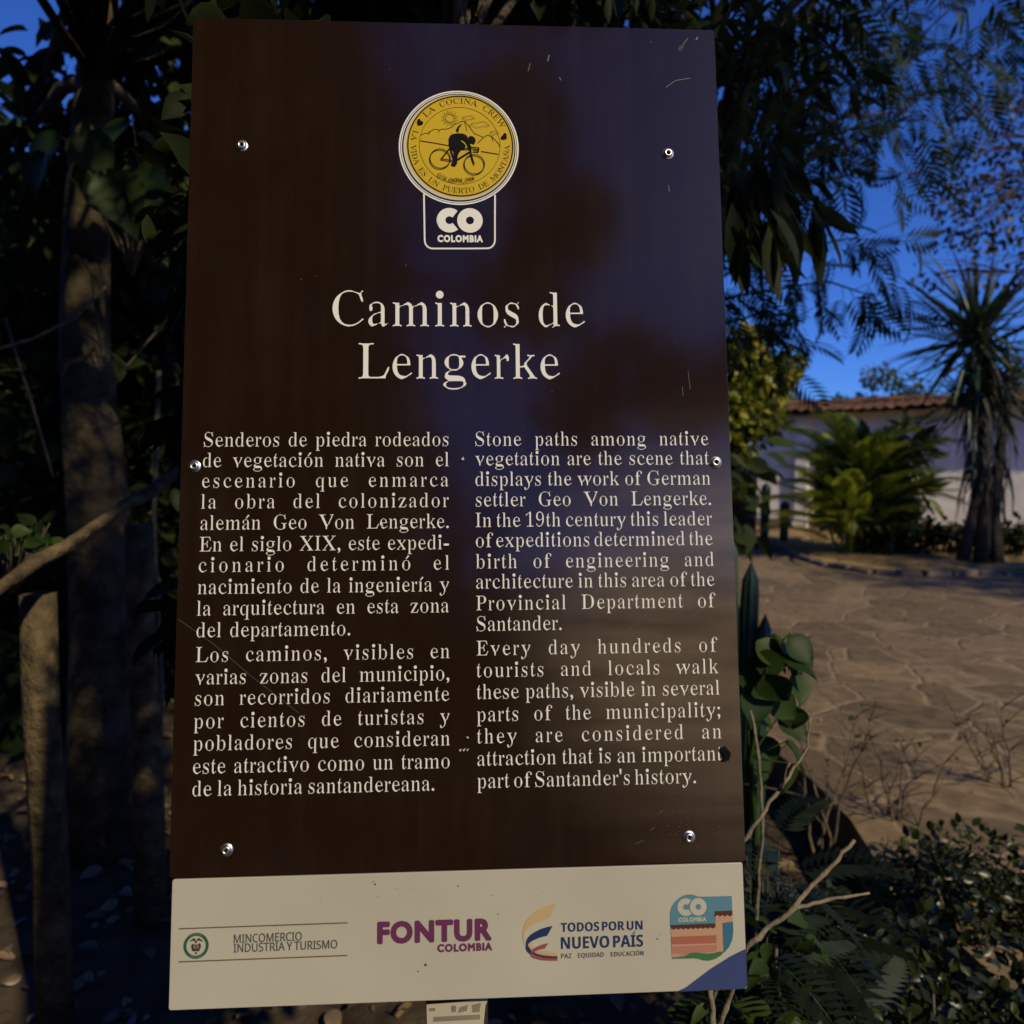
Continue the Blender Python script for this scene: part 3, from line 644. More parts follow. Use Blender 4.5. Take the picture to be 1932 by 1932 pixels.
        't': (278, '128,-2 132,-4 161,-4 168,-2 173,7 212,34 228,58 240,60 260,76 270,96 268,100 262,103 256,99 251,100 225,68 194,50 181,50 164,56 158,62 152,78 150,124 151,420 155,424 223,424 226,426 226,430 226,448 223,452 155,452 151,454 151,526 175,594 176,618 173,622 159,622 155,618 133,579 107,506 86,478 61,450 52,444 51,440 52,420 65,424 83,424 85,420 86,82 92,54 100,36 114,16 126,6'),
        'u': (500, '306,-13 330,-7 333,-5 337,3 380,21 405,25 446,18 451,21 450,43 413,51 409,57 404,75 403,451 398,453 328,453 319,458 301,462 285,462 282,459 283,439 323,430 329,419 332,401 334,375 334,95 310,70 296,61 265,60 229,45 211,43 194,46 179,53 168,67 160,93 160,451 156,453 84,453 66,461 45,461 45,439 72,433 81,429 89,401 90,375 90,121 98,75 106,53 113,39 131,17 149,5 154,-5 195,-5 201,5 249,28 271,51 289,52 299,55 306,60 324,60 332,65 334,61 333,15 330,11 306,-1'),
        'v': (500, '232,-5 237,-7 262,-5 275,29 276,111 311,181 322,191 347,193 428,379 452,421 453,435 462,441 463,457 461,461 452,461 450,454 445,453 399,453 393,462 368,461 368,439 393,436 395,433 396,413 389,379 322,221 314,209 301,183 294,175 287,173 270,173 265,177 177,391 178,428 193,435 230,439 232,443 231,461 197,462 171,453 75,453 44,462 35,462 31,459 32,437 57,433 70,427 95,383 215,113 218,101 218,27'),
        'w': (722, '202,-5 208,-7 232,-6 246,23 247,97 249,111 267,151 276,163 287,187 297,196 324,198 348,253 357,265 370,291 382,301 402,301 406,300 409,293 469,123 466,27 480,-6 504,-6 524,35 529,127 551,175 559,185 571,212 578,218 603,219 609,225 683,391 690,403 699,411 700,429 694,435 704,441 703,461 694,461 692,454 687,453 645,453 636,461 629,461 627,459 627,441 640,433 642,429 641,397 635,371 579,247 571,237 557,209 551,202 545,201 522,203 457,391 457,427 471,434 500,437 500,461 487,462 471,460 453,453 362,453 339,462 316,461 316,439 348,434 359,423 368,407 385,363 385,339 361,295 353,286 348,283 323,281 298,225 288,213 277,189 270,181 263,179 241,181 164,363 156,389 156,425 165,433 193,437 193,461 167,460 152,453 51,453 20,461 18,457 19,437 47,429 65,401 190,107 189,29'),
        'x': (500, '43,1 56,0 71,9 111,9 115,2 119,0 149,1 149,21 116,27 115,41 144,89 180,134 195,144 214,167 222,171 226,178 231,179 250,177 308,93 322,67 324,55 323,35 311,27 287,26 278,23 278,1 311,1 327,9 428,9 445,2 465,1 465,23 439,30 424,43 278,265 279,277 302,304 323,314 338,316 420,411 436,435 452,441 452,461 437,462 431,455 424,453 384,453 378,460 350,461 350,439 380,433 381,423 374,407 359,383 327,345 308,331 289,309 281,305 277,298 273,297 253,299 202,375 188,405 188,429 195,433 229,439 229,461 205,462 195,460 182,453 81,453 54,461 41,461 41,437 79,427 100,403 223,217 225,203 201,172 182,162 167,160 161,155 83,61 66,35 58,28 42,21'),
        'y': (500, '65,-197 72,-199 110,-199 117,-197 121,-195 124,-185 152,-173 174,-150 195,-139 210,-136 223,-123 251,-71 286,11 285,87 286,99 292,117 324,183 329,185 353,185 358,189 435,379 457,419 457,433 463,441 461,461 457,461 454,454 450,453 403,453 398,460 394,462 378,462 374,459 375,437 396,436 400,431 399,409 394,395 392,375 327,213 319,201 307,173 302,168 298,167 272,169 187,369 178,395 178,423 181,429 192,434 232,437 233,461 192,460 174,453 74,453 47,462 29,461 29,437 56,434 67,429 77,417 93,389 215,123 227,95 228,19 234,1 233,-17 220,-61 195,-111 159,-142 141,-153 125,-157 110,-157 96,-154 91,-149 87,-131 87,-73 76,-69 47,-69 32,-73 30,-109 25,-119 26,-137 40,-165 62,-185'),
        'z': (444, '55,1 69,9 153,9 163,5 259,5 371,9 374,11 377,49 399,71 412,95 418,147 415,152 394,149 377,107 353,65 344,51 328,36 293,32 163,31 158,33 158,41 166,61 364,407 383,435 383,457 373,453 291,453 281,458 145,458 80,451 77,418 63,409 53,399 44,383 40,335 43,331 66,333 75,361 89,389 104,415 118,428 145,432 281,432 286,429 286,419 70,43 53,23 52,5'),
        'ı': (278, '57,1 74,0 102,9 181,9 205,0 219,0 222,3 221,23 187,32 180,47 178,61 178,447 175,453 102,453 89,459 74,462 62,462 59,459 60,437 94,431 98,427 103,409 105,379 105,77 102,51 97,35 90,30 57,23'),
    },
    'bold': {
        'A': (690, '0,0 252,717 437,717 690,0 527,0 475,170 215,170 163,0;253,297 439,297 386,463 374,506 358,559 345,606 332,557 316,501 304,463'),
        'D': (740, '90,0 90,714 314,714 368,712 419,704 465,692 509,674 547,652 582,625 611,593 637,557 656,515 671,470 679,419 682,364 676,279 656,205 624,143 580,92 523,51 456,23 379,6 292,0;241,125 306,125 402,140 470,184 511,257 525,360 522,416 512,463 496,503 473,535 444,559 409,576 369,587 322,590 241,590'),
        'E': (560, '90,0 90,714 501,714 501,590 241,590 241,433 483,433 483,309 241,309 241,125 501,125 501,0'),
        'I': (389, '32,0 32,86 119,126 119,588 32,628 32,714 357,714 357,628 270,588 270,126 357,86 357,0'),
        'N': (813, '90,0 90,714 281,714 591,179 594,179 589,278 587,376 587,714 723,714 723,0 531,0 220,540 216,540 223,438 225,336 225,0'),
        'O': (796, '398,-10 343,-7 292,2 247,16 207,36 171,61 141,91 115,126 95,165 79,208 67,255 60,305 58,359 60,413 67,463 79,509 95,552 115,591 141,625 171,654 207,680 247,699 292,714 343,722 399,725 454,722 505,714 550,699 590,680 625,654 655,625 681,590 702,552 717,508 729,462 736,412 738,358 736,304 729,254 717,208 702,165 681,126 655,91 625,61 590,36 550,16 505,1 454,-7;398,117 443,121 481,133 513,153 537,182 555,217 569,258 576,305 579,358 576,411 569,459 555,500 537,535 513,563 481,583 444,595 399,599 354,595 316,583 285,563 260,535 241,500 228,459 220,411 217,358 220,305 228,258 241,217 260,182 285,153 316,133 354,121'),
        'P': (628, '90,0 90,714 318,714 382,710 437,699 483,681 520,655 547,622 567,584 579,540 583,491 581,460 576,431 568,402 557,375 542,349 522,325 499,305 471,287 438,273 399,262 355,256 306,254 241,254 241,0;241,378 291,378 321,380 348,384 372,392 393,404 409,418 421,437 428,459 430,486 423,532 400,564 363,584 310,590 241,590'),
        'R': (660, '90,0 90,714 298,714 366,711 425,701 474,684 514,661 544,631 566,594 579,551 583,500 582,476 578,454 573,434 565,415 555,397 543,381 530,366 516,353 500,340 484,329 467,320 450,311 660,0 492,0 322,274 241,274 241,0;241,397 290,397 325,399 354,403 379,411 398,422 412,436 422,453 428,473 430,496 428,520 421,540 411,556 396,569 376,578 351,585 322,589 287,590 241,590'),
        'S': (551, '248,-10 193,-7 141,1 92,14 46,33 46,174 72,163 98,153 124,143 152,134 179,125 206,120 233,116 260,115 286,116 308,120 326,127 340,137 350,148 357,161 362,175 363,191 361,210 353,227 340,243 323,256 302,269 278,282 252,295 224,308 170,336 156,344 142,354 128,365 115,377 102,390 90,405 80,420 71,437 64,455 58,476 55,497 54,521 58,566 70,606 91,641 119,671 154,694 196,711 243,721 296,724 324,723 351,721 377,717 403,711 428,704 454,695 481,685 508,674 459,556 435,565 413,574 391,581 371,587 351,592 332,595 311,597 291,598 271,597 253,593 238,587 225,578 215,567 208,555 203,541 202,526 204,508 211,492 221,478 236,466 255,454 278,441 305,427 337,412 363,399 388,386 410,373 431,359 449,344 465,328 478,310 490,292 499,272 506,250 510,225 511,198 507,153 494,113 472,77 443,47 405,22 360,4 307,-6'),
        'T': (579, '214,0 214,588 20,588 20,714 559,714 559,588 365,588 365,0'),
        'U': (756, '375,-10 308,-5 250,8 200,31 159,62 127,102 104,147 90,197 85,254 85,714 236,714 236,277 238,236 245,202 256,174 272,153 292,137 317,126 346,119 379,117 413,119 443,127 467,139 487,156 501,178 512,206 518,239 520,278 520,714 671,714 671,252 669,216 663,182 653,149 639,119 620,90 598,65 571,43 541,25 506,9 466,-1 423,-8'),
        'V': (650, '242,0 0,714 153,714 287,289 299,249 314,187 325,132 336,187 351,249 362,289 497,714 650,714 407,0'),
    },
    'plain': {
        'A': (639, '0,-11 87,-12 97,-9 101,-5 182,205 187,208 451,207 537,-7 549,-12 633,-12 643,-9 647,-5 649,3 645,13 372,719 365,726 357,728 281,728 273,725 268,721 -10,7 -9,-5;225,312 224,317 296,507 319,578 414,313'),
        'C': (632, '352,-20 442,-21 466,-19 530,-7 576,8 583,14 585,22 585,94 583,102 578,107 570,108 530,97 470,85 430,81 394,81 346,85 304,97 258,123 225,156 201,194 183,240 172,294 168,356 173,426 184,474 201,516 229,558 265,592 304,614 350,629 396,633 426,633 486,623 562,595 572,598 577,604 610,674 612,682 611,688 606,693 562,711 504,727 442,735 348,733 302,725 260,711 212,688 176,663 150,638 113,594 91,556 76,518 59,460 51,410 49,358 51,304 58,256 74,194 87,158 108,118 133,84 165,52 204,23 240,5 288,-11 332,-19'),
        'D': (730, '97,-11 308,-12 382,-6 452,10 520,40 532,48 578,83 624,137 654,199 675,279 681,363 678,419 670,469 661,503 654,523 636,562 612,599 586,628 544,664 510,684 468,702 420,716 370,724 334,726 100,726 92,724 87,719 85,711 85,3 89,-7;200,89 200,623 330,624 360,622 414,610 458,590 496,561 522,529 546,477 558,427 562,361 543,239 493,157 408,107 280,88'),
        'E': (556, '97,-11 492,-12 502,-9 506,-5 508,3 508,75 504,85 494,90 202,90 199,93 200,321 474,322 486,327 490,337 490,409 486,419 476,424 200,425 200,621 492,622 500,624 506,629 508,637 508,711 502,723 492,726 100,726 92,724 87,719 85,711 85,3 89,-7'),
        'I': (339, '40,-11 295,-12 303,-10 308,-5 310,3 310,49 306,59 291,66 233,78 226,83 226,631 229,634 293,649 307,656 310,665 310,711 308,719 303,724 295,726 43,726 35,724 30,719 28,711 28,665 32,655 45,649 109,634 112,629 112,83 105,78 45,65 31,58 28,49 28,3 32,-7'),
        'M': (907, '97,-11 178,-12 188,-7 192,3 190,555 401,-3 406,-9 416,-12 484,-12 496,-5 707,549 710,555 712,553 709,439 709,3 713,-7 724,-12 806,-12 818,-7 822,3 822,711 818,721 806,726 682,726 672,723 668,719 452,159 240,719 236,723 226,726 100,726 89,721 85,711 85,3 89,-7'),
        'N': (760, '97,-11 178,-12 188,-7 192,3 192,401 188,552 547,-5 552,-9 562,-12 660,-12 672,-6 675,3 675,711 669,723 660,726 582,726 571,721 567,711 567,311 572,169 570,164 211,719 206,724 198,726 100,726 88,720 85,711 85,3 89,-7'),
        'O': (781, '354,-20 424,-21 490,-11 542,7 578,26 612,51 648,88 672,120 692,158 713,214 723,254 729,298 732,360 730,412 723,462 708,516 692,558 672,596 647,630 614,663 576,691 536,711 494,725 442,735 376,737 340,735 294,727 238,708 200,689 167,664 131,628 108,596 88,558 68,502 58,460 51,414 49,348 51,304 58,256 69,208 84,168 108,119 132,86 164,53 202,25 240,6 290,-11 334,-19;368,82 332,85 292,97 252,121 223,152 199,192 182,240 172,294 168,358 172,422 182,476 198,520 224,564 252,593 292,616 334,629 372,633 436,631 492,616 529,594 558,564 583,522 599,478 609,422 613,358 609,294 599,238 583,194 559,152 531,122 490,97 450,85 410,81'),
        'P': (605, '97,-11 184,-12 192,-10 197,-5 199,3 200,265 324,268 366,274 412,286 446,301 472,316 490,330 522,363 538,389 556,437 564,475 566,505 561,555 548,598 528,634 496,669 458,694 402,714 340,724 308,724 302,726 100,726 92,724 87,719 85,711 85,3 89,-7;200,367 200,623 316,624 330,622 356,618 382,609 412,592 427,577 439,555 446,531 449,503 445,459 438,438 422,413 406,399 382,386 344,374 302,368'),
        'Q': (781, '554,-182 680,-183 690,-179 694,-170 691,-162 533,4 568,20 606,46 646,85 677,128 701,178 721,246 729,294 732,358 729,420 723,462 711,508 692,558 672,596 647,630 610,666 576,691 542,708 486,727 440,735 406,737 342,735 286,725 238,708 200,689 167,664 131,628 108,596 88,558 68,502 58,460 51,410 49,358 51,304 58,256 69,208 88,158 107,120 132,86 166,51 201,26 240,6 290,-11 334,-19 394,-23 412,-22 544,-176;368,82 332,85 292,97 252,121 223,152 199,192 182,240 172,294 168,358 172,422 182,476 198,520 224,564 252,593 292,616 334,629 372,633 436,631 492,616 529,594 558,564 583,522 599,478 609,422 613,358 609,294 599,238 583,194 559,152 531,122 490,97 450,85 410,81'),
        'R': (622, '97,-11 184,-12 192,-10 197,-5 199,3 199,279 202,282 320,282 324,280 490,-3 496,-9 506,-12 602,-12 612,-9 616,-5 618,1 615,9 429,313 484,344 502,359 522,380 542,409 552,431 561,459 565,485 566,511 562,557 548,607 528,641 501,669 460,696 408,714 350,724 310,726 100,726 92,724 87,719 85,711 85,3 89,-7;200,383 200,623 308,624 360,618 392,608 412,597 427,583 440,561 446,541 449,501 446,475 440,453 428,431 414,415 382,396 364,390 330,384 290,382'),
        'S': (549, '193,-20 276,-21 304,-19 352,-9 396,8 442,36 473,66 495,102 510,148 514,190 513,218 508,242 499,270 478,306 442,342 400,369 350,392 262,427 206,457 188,472 176,488 167,508 163,538 166,566 170,578 181,596 192,607 210,619 240,629 272,633 332,631 390,619 456,596 462,597 468,604 496,682 495,690 491,694 470,703 398,725 332,735 254,735 200,725 164,712 140,700 114,682 79,646 66,623 58,602 50,566 48,542 51,502 63,458 76,432 96,406 127,378 160,356 200,335 316,289 356,266 380,245 388,234 397,214 400,182 397,158 391,140 379,122 366,110 344,96 320,87 286,81 212,81 138,93 96,105 54,121 43,116 39,106 39,26 44,15 66,5 114,-9 158,-17'),
        'T': (556, '233,-11 321,-12 331,-7 335,3 335,619 339,622 541,622 551,625 557,637 557,711 555,719 549,724 541,726 13,726 5,724 0,719 -2,711 -2,637 0,629 5,624 13,622 217,622 221,619 221,3 225,-7'),
        'U': (731, '334,-20 401,-21 443,-15 491,-1 523,14 553,33 585,63 608,92 620,112 632,140 645,186 650,216 652,252 652,710 650,718 645,723 637,725 555,725 545,722 541,718 539,710 539,254 536,212 530,184 512,146 498,126 477,108 445,91 413,83 391,81 341,81 321,83 287,92 259,105 241,119 214,152 203,178 196,204 192,250 192,712 187,721 177,725 93,725 85,723 80,718 78,710 78,254 82,198 96,144 123,91 152,54 191,22 247,-5 295,-17'),
        'Y': (566, '238,-11 325,-12 333,-10 338,-5 340,3 340,275 574,705 577,713 571,723 561,726 473,726 463,723 459,719 283,390 107,720 95,726 5,726 -5,723 -9,719 -11,713 -7,703 226,271 226,3 230,-7'),
        'Z': (572, '38,-11 529,-12 539,-9 543,-5 545,3 545,77 541,87 531,92 171,93 532,639 535,649 535,711 529,723 519,726 53,726 45,724 40,719 38,711 38,637 42,627 51,622 387,622 390,619 29,75 26,65 26,3 30,-7'),
        'a': (561, '186,-20 249,-21 277,-17 305,-9 329,2 347,13 391,52 404,0 411,-11 419,-13 477,-13 485,-11 490,-6 492,2 492,362 489,410 478,452 461,486 435,515 413,530 379,545 333,555 265,557 243,555 209,549 159,535 117,518 101,510 96,504 94,498 96,490 121,430 127,423 139,423 189,445 229,457 255,461 307,461 341,450 358,438 368,426 373,414 380,388 381,336 251,329 191,319 147,305 101,281 71,254 52,226 38,188 34,148 37,110 46,78 52,64 63,45 83,24 111,3 149,-13;221,73 199,77 181,85 163,100 155,114 149,146 151,170 157,188 169,205 181,216 203,229 237,239 305,247 380,248 381,214 378,176 371,151 355,123 341,108 323,95 293,81 267,75'),
        'c': (480, '264,-20 340,-21 378,-15 412,-5 440,7 448,14 450,22 450,94 444,105 432,107 378,87 334,79 280,79 262,81 242,88 212,105 194,124 176,158 167,182 161,216 158,266 168,352 193,408 200,415 238,444 302,457 348,453 416,433 426,435 431,440 457,510 456,522 450,528 430,537 370,553 340,557 274,557 248,553 198,539 170,526 148,513 115,484 95,460 79,434 63,398 51,354 45,314 43,278 45,218 51,178 59,146 77,102 94,74 114,50 144,24 170,8 198,-4 232,-15'),
        'e': (564, '276,-20 358,-21 392,-17 442,-5 492,14 499,20 501,28 501,98 499,106 494,111 486,113 412,87 382,81 344,77 282,79 250,88 224,101 214,109 202,120 184,144 169,176 162,208 160,238 510,239 521,244 525,254 523,338 518,372 507,412 496,438 482,462 460,490 438,511 416,526 392,538 356,551 322,557 262,557 222,549 188,536 162,522 136,503 108,474 90,450 75,422 58,374 50,344 45,306 44,250 45,220 51,182 66,134 77,108 96,78 130,41 146,28 172,11 222,-9 242,-15;164,333 162,336 165,354 173,380 186,406 200,425 219,442 238,452 272,461 324,459 344,453 366,439 378,426 393,402 401,380 408,336 404,333'),
        'i': (258, '85,-11 171,-12 181,-7 185,3 185,533 181,543 171,548 87,548 77,543 73,533 73,3 77,-7;115,615 141,614 164,623 182,641 192,667 192,695 183,721 163,740 141,748 117,748 93,738 76,721 67,695 67,669 77,641 95,623'),
        'l': (258, '85,-11 170,-12 181,-7 185,3 185,757 181,767 170,772 88,772 77,767 73,757 73,3 77,-7'),
        'n': (618, '85,-11 170,-12 178,-10 183,-5 185,3 185,279 187,323 194,361 202,387 215,413 234,434 262,450 292,458 320,460 334,460 380,452 411,431 431,395 438,341 438,3 441,-5 444,-9 454,-12 534,-12 546,-6 549,3 549,347 546,397 537,439 520,477 496,507 470,527 436,543 386,556 354,558 310,556 272,547 240,536 204,513 178,489 169,533 162,545 152,548 88,548 76,542 73,533 73,3 77,-7'),
        'o': (605, '267,-20 322,-21 358,-17 408,-3 454,22 492,56 523,98 546,152 559,206 563,272 561,312 555,352 540,400 529,426 512,454 488,484 466,504 440,522 402,540 370,551 336,557 284,557 246,553 196,539 152,515 112,480 83,440 60,386 47,332 43,266 45,226 51,186 63,144 77,112 93,84 122,50 144,29 170,12 200,-3 230,-13;292,76 262,79 236,88 212,104 192,128 175,160 167,184 161,218 158,268 160,312 167,354 177,382 193,412 211,432 238,449 264,457 322,459 340,457 366,449 392,433 412,412 428,383 438,354 445,314 448,270 446,226 439,184 428,154 412,125 394,104 368,87 344,79 310,75'),
        'r': (413, '85,-11 170,-12 180,-8 185,1 186,299 191,339 205,375 216,393 232,413 257,433 276,443 294,450 318,454 340,454 380,448 394,452 399,463 410,537 407,545 404,549 374,556 326,558 306,556 276,548 252,537 232,524 210,505 178,470 175,473 169,533 163,545 154,548 88,548 80,546 75,541 73,533 73,3 77,-7'),
        'w': (786, '158,-10 254,-11 264,-8 268,-4 372,322 392,395 395,392 419,302 513,-4 518,-9 526,-11 622,-11 634,-6 641,10 786,534 783,544 772,549 688,549 680,547 675,542 572,147 452,542 448,546 438,549 350,549 340,546 334,536 239,236 214,143 112,542 108,546 98,549 14,549 4,545 0,534 143,10 148,-4'),
    },
    'heavy': {
        'A': (767, '0,-57 97,-58 119,-54 141,-40 155,-17 222,139 227,142 439,141 519,-31 535,-47 553,-55 571,-58 663,-58 679,-56 697,-48 707,-40 720,-19 724,1 720,23 417,703 403,726 385,738 359,744 297,744 281,742 261,733 253,727 239,705 -55,15 -55,-13 -41,-39 -19,-53;313,346 311,349 326,385 329,387 346,347'),
        'B': (663, '75,-57 312,-58 430,-40 450,-31 530,18 576,83 585,99 601,181 588,259 578,281 542,337 496,375 506,389 533,447 541,509 527,585 518,605 474,668 386,722 276,740 78,740 62,738 44,730 34,722 21,701 17,679 17,3 21,-19 34,-40 56,-54;232,147 232,243 296,244 342,238 368,226 379,213 383,195 380,179 370,165 346,152 300,146;232,449 232,535 266,536 298,532 316,522 321,513 323,499 319,477 310,464 282,452'),
        'C': (808, '406,-65 445,-66 509,-60 571,-48 631,-27 693,2 703,9 717,31 721,53 721,153 719,169 704,197 683,210 661,214 639,210 579,177 521,154 469,142 419,140 331,156 265,197 224,257 208,339 224,421 267,484 332,525 415,542 471,540 523,528 571,509 635,476 655,473 669,474 687,482 697,490 710,511 714,533 714,633 710,655 696,677 675,690 617,712 545,734 491,744 451,748 399,746 265,722 251,717 113,630 29,509 22,495 -10,331 16,197 85,81 97,65 215,-22 231,-30'),
        'F': (569, '76,-57 171,-58 187,-56 214,-41 228,-19 232,3 233,257 437,258 451,260 471,268 480,275 494,297 498,319 498,401 496,415 488,435 471,452 453,460 437,462 235,462 232,465 233,535 437,536 459,540 481,554 494,575 498,597 498,679 496,695 488,713 480,723 459,736 437,740 79,740 63,738 45,730 35,722 22,701 18,679 18,3 22,-19 35,-40 57,-54'),
        'I': (350, '76,-57 171,-58 193,-54 214,-41 222,-31 230,-13 232,3 232,679 228,701 215,722 193,736 171,740 79,740 57,736 36,723 28,713 20,695 18,679 18,3 22,-19 35,-40 57,-54'),
        'L': (590, '74,-57 477,-58 499,-54 521,-40 534,-19 538,3 538,85 536,101 521,128 499,142 477,146 231,147 230,679 226,701 213,722 191,736 169,740 77,740 55,736 34,723 26,713 18,695 16,679 16,3 20,-19 33,-40 55,-54'),
        'M': (881, '73,-57 168,-58 184,-56 211,-41 225,-19 229,3 230,365 342,226 364,212 386,208 418,212 440,226 552,365 553,3 557,-19 570,-40 580,-48 598,-56 614,-58 706,-58 728,-54 750,-40 763,-19 767,3 767,679 763,701 749,723 728,736 706,740 620,740 604,737 586,729 574,719 392,496 388,498 210,718 198,729 178,738 162,740 76,740 54,736 32,722 19,701 15,679 15,3 19,-19 32,-40 54,-54'),
        'N': (881, '74,-57 163,-58 179,-56 206,-41 220,-19 224,3 225,367 581,-41 603,-54 623,-58 703,-58 725,-54 747,-40 760,-19 764,3 764,679 760,701 746,723 725,736 703,740 617,740 601,738 583,730 573,722 560,701 556,679 555,311 193,723 183,730 165,738 149,740 77,740 55,736 33,722 20,701 16,679 16,3 20,-19 33,-40 55,-54'),
        'O': (923, '399,-65 416,-66 432,-64 584,-34 600,-26 720,55 798,173 807,189 836,341 806,495 798,511 719,629 598,709 582,718 418,748 388,746 242,717 224,708 105,629 25,511 17,495 -13,341 17,187 103,55 222,-26 238,-34 250,-38;404,141 330,154 263,197 220,261 205,341 221,423 263,485 328,527 406,542 416,542 494,527 560,485 602,423 618,341 603,261 560,197 492,154 416,140'),
        'R': (704, '77,-57 172,-58 186,-56 206,-48 223,-31 231,-13 233,3 234,235 255,225 294,185 350,106 438,-30 446,-41 456,-48 474,-56 490,-58 600,-58 614,-56 634,-48 643,-41 657,-19 660,1 659,13 650,35 580,134 522,227 489,275 456,315 457,319 492,358 522,423 531,491 511,591 504,605 452,673 360,723 252,740 80,740 64,738 46,730 36,722 23,701 19,679 19,3 23,-19 36,-40 58,-54;234,443 234,539 244,540 278,536 302,525 310,513 313,493 311,473 303,461 282,448'),
        'T': (704, '253,-57 348,-58 364,-56 391,-41 405,-19 409,3 409,533 412,536 584,536 606,540 628,554 641,575 645,597 645,679 643,695 635,713 627,723 606,736 584,740 20,740 4,738 -14,730 -24,722 -37,701 -41,679 -41,597 -39,581 -31,563 -15,547 4,538 20,536 194,535 195,3 199,-19 212,-40 234,-54'),
        'U': (808, '331,-65 356,-66 478,-48 490,-46 510,-37 614,26 682,133 706,269 706,679 704,695 696,713 688,723 668,735 644,740 552,740 538,738 520,730 510,723 503,713 495,695 492,679 492,287 490,243 486,217 476,191 465,177 448,163 420,150 390,142 368,140 326,140 284,151 265,161 242,180 229,195 223,209 219,233 217,279 217,679 215,695 207,713 190,730 170,738 156,740 64,740 48,738 30,730 20,722 7,701 3,679 3,259 32,117 39,103 105,17 118,6 220,-48'),
    },
}

# ------------------------------------------------------------------ the information sign
SW = 0.60                                                # width of the brown board, metres
quad = [(761, 69), (2814, 117), (2928, 3392), (656, 3459)]


def homography(src, dst):
    A = []
    for (x, y), (u, v) in zip(src, dst):
        A += [[x, y, 1, 0, 0, 0, -u * x, -u * y, -u], [0, 0, 0, x, y, 1, -v * x, -v * y, -v]]
    return np.linalg.svd(np.array(A, float))[2][-1].reshape(3, 3)


HM = homography([(0, 0), (1, 0), (1, 1), (0, 1)], [(u - 2016, v - 2016) for u, v in quad])
Bm = np.diag([1 / F_PX, 1 / F_PX, 1]) @ HM
if Bm[2, 2] < 0: Bm, HM = -Bm, -HM
HI = np.linalg.inv(HM)
n1, n2 = np.linalg.norm(Bm[:, 0]), np.linalg.norm(Bm[:, 1])
SH = SW * n2 / n1                                        # height of the brown board
ex = Bm[:, 0] / n1
ey = -(Bm[:, 1] / n2)
ez = np.cross(ex, ey); ez /= np.linalg.norm(ez)
ey = np.cross(ez, ex)
org = Bm[:, 2] / n1 * SW
c2w = np.array([[1, 0, 0], [0, -SP, CP], [0, -CP, -SP]])  # camera axes (right, down, forward) to world


def local(u, v):
    """a mark measured on the photograph -> metres on the board (x right, y up from its top left corner)"""
    p = HI @ np.array((u - 2016, v - 2016, 1.0))
    return (p[0] / p[2] * SW, -p[1] / p[2] * SH)


FULL = 1.137 * SH
BASE_DROP = 1.60                                         # local distance from the top edge down to the foot of the post
Rw = c2w @ np.column_stack([ex, ey, ez])
corner = Vector(c2w @ org) + EYE
foot_local = np.array((0.31, -BASE_DROP, 0.0))
root_loc = corner + Vector(Rw @ foot_local)
sign = empty('information_sign', (0, 0, 0), 'tall brown information sign with cream lettering and a pale logo strip', 'sign')
Mx = Matrix([list(Rw[i]) + [0] for i in range(3)] + [[0, 0, 0, 1]])
sign.matrix_world = Matrix.Translation(root_loc) @ Mx
OFF = Vector((-foot_local[0], BASE_DROP, 0.0))            # board coordinates -> coordinates of the sign's empty


def plastic(name, col, rough=0.16, spec=0.5, dirt=0.0, coat=0.0):
    m = bpy.data.materials.new(name)
    nt, b = nodes_of(m)
    b.inputs['Base Color'].default_value = (*col, 1)
    b.inputs['Specular IOR Level'].default_value = spec
    tc = nt.nodes.new('ShaderNodeTexCoord')
    n = nt.nodes.new('ShaderNodeTexNoise')
    n.inputs['Scale'].default_value = 9
    n.inputs['Detail'].default_value = 5
    nt.links.new(tc.outputs['Object'], n.inputs['Vector'])
    mr = nt.nodes.new('ShaderNodeMapRange')
    mr.inputs['To Min'].default_value = rough * 0.8
    mr.inputs['To Max'].default_value = rough * 1.3
    nt.links.new(n.outputs['Fac'], mr.inputs['Value'])
    nt.links.new(mr.outputs[0], b.inputs['Roughness'])
    if dirt:
        r = nt.nodes.new('ShaderNodeValToRGB')
        r.color_ramp.elements[0].position = 0.3
        r.color_ramp.elements[1].position = 0.72
        r.color_ramp.elements[0].color = (*[c * (1 - dirt) for c in col], 1)
        r.color_ramp.elements[1].color = (*[c * (1 + dirt * .6) for c in col], 1)
        n3 = nt.nodes.new('ShaderNodeTexNoise')
        n3.inputs['Scale'].default_value = 5
        n3.inputs['Detail'].default_value = 8
        nt.links.new(tc.outputs['Object'], n3.inputs['Vector'])
        nt.links.new(n3.outputs['Fac'], r.inputs[0])
        nt.links.new(r.outputs[0], b.inputs['Base Color'])
    n2 = nt.nodes.new('ShaderNodeTexNoise')               # the board is not perfectly flat
    n2.inputs['Scale'].default_value = 5.0
    n2.inputs['Detail'].default_value = 2
    nt.links.new(tc.outputs['Object'], n2.inputs['Vector'])
    bp = nt.nodes.new('ShaderNodeBump')
    bp.inputs['Strength'].default_value = 0.05
    bp.inputs['Distance'].default_value = 0.02
    nt.links.new(n2.outputs['Fac'], bp.inputs['Height'])
    nt.links.new(bp.outputs[0], b.inputs['Normal'])
    return m


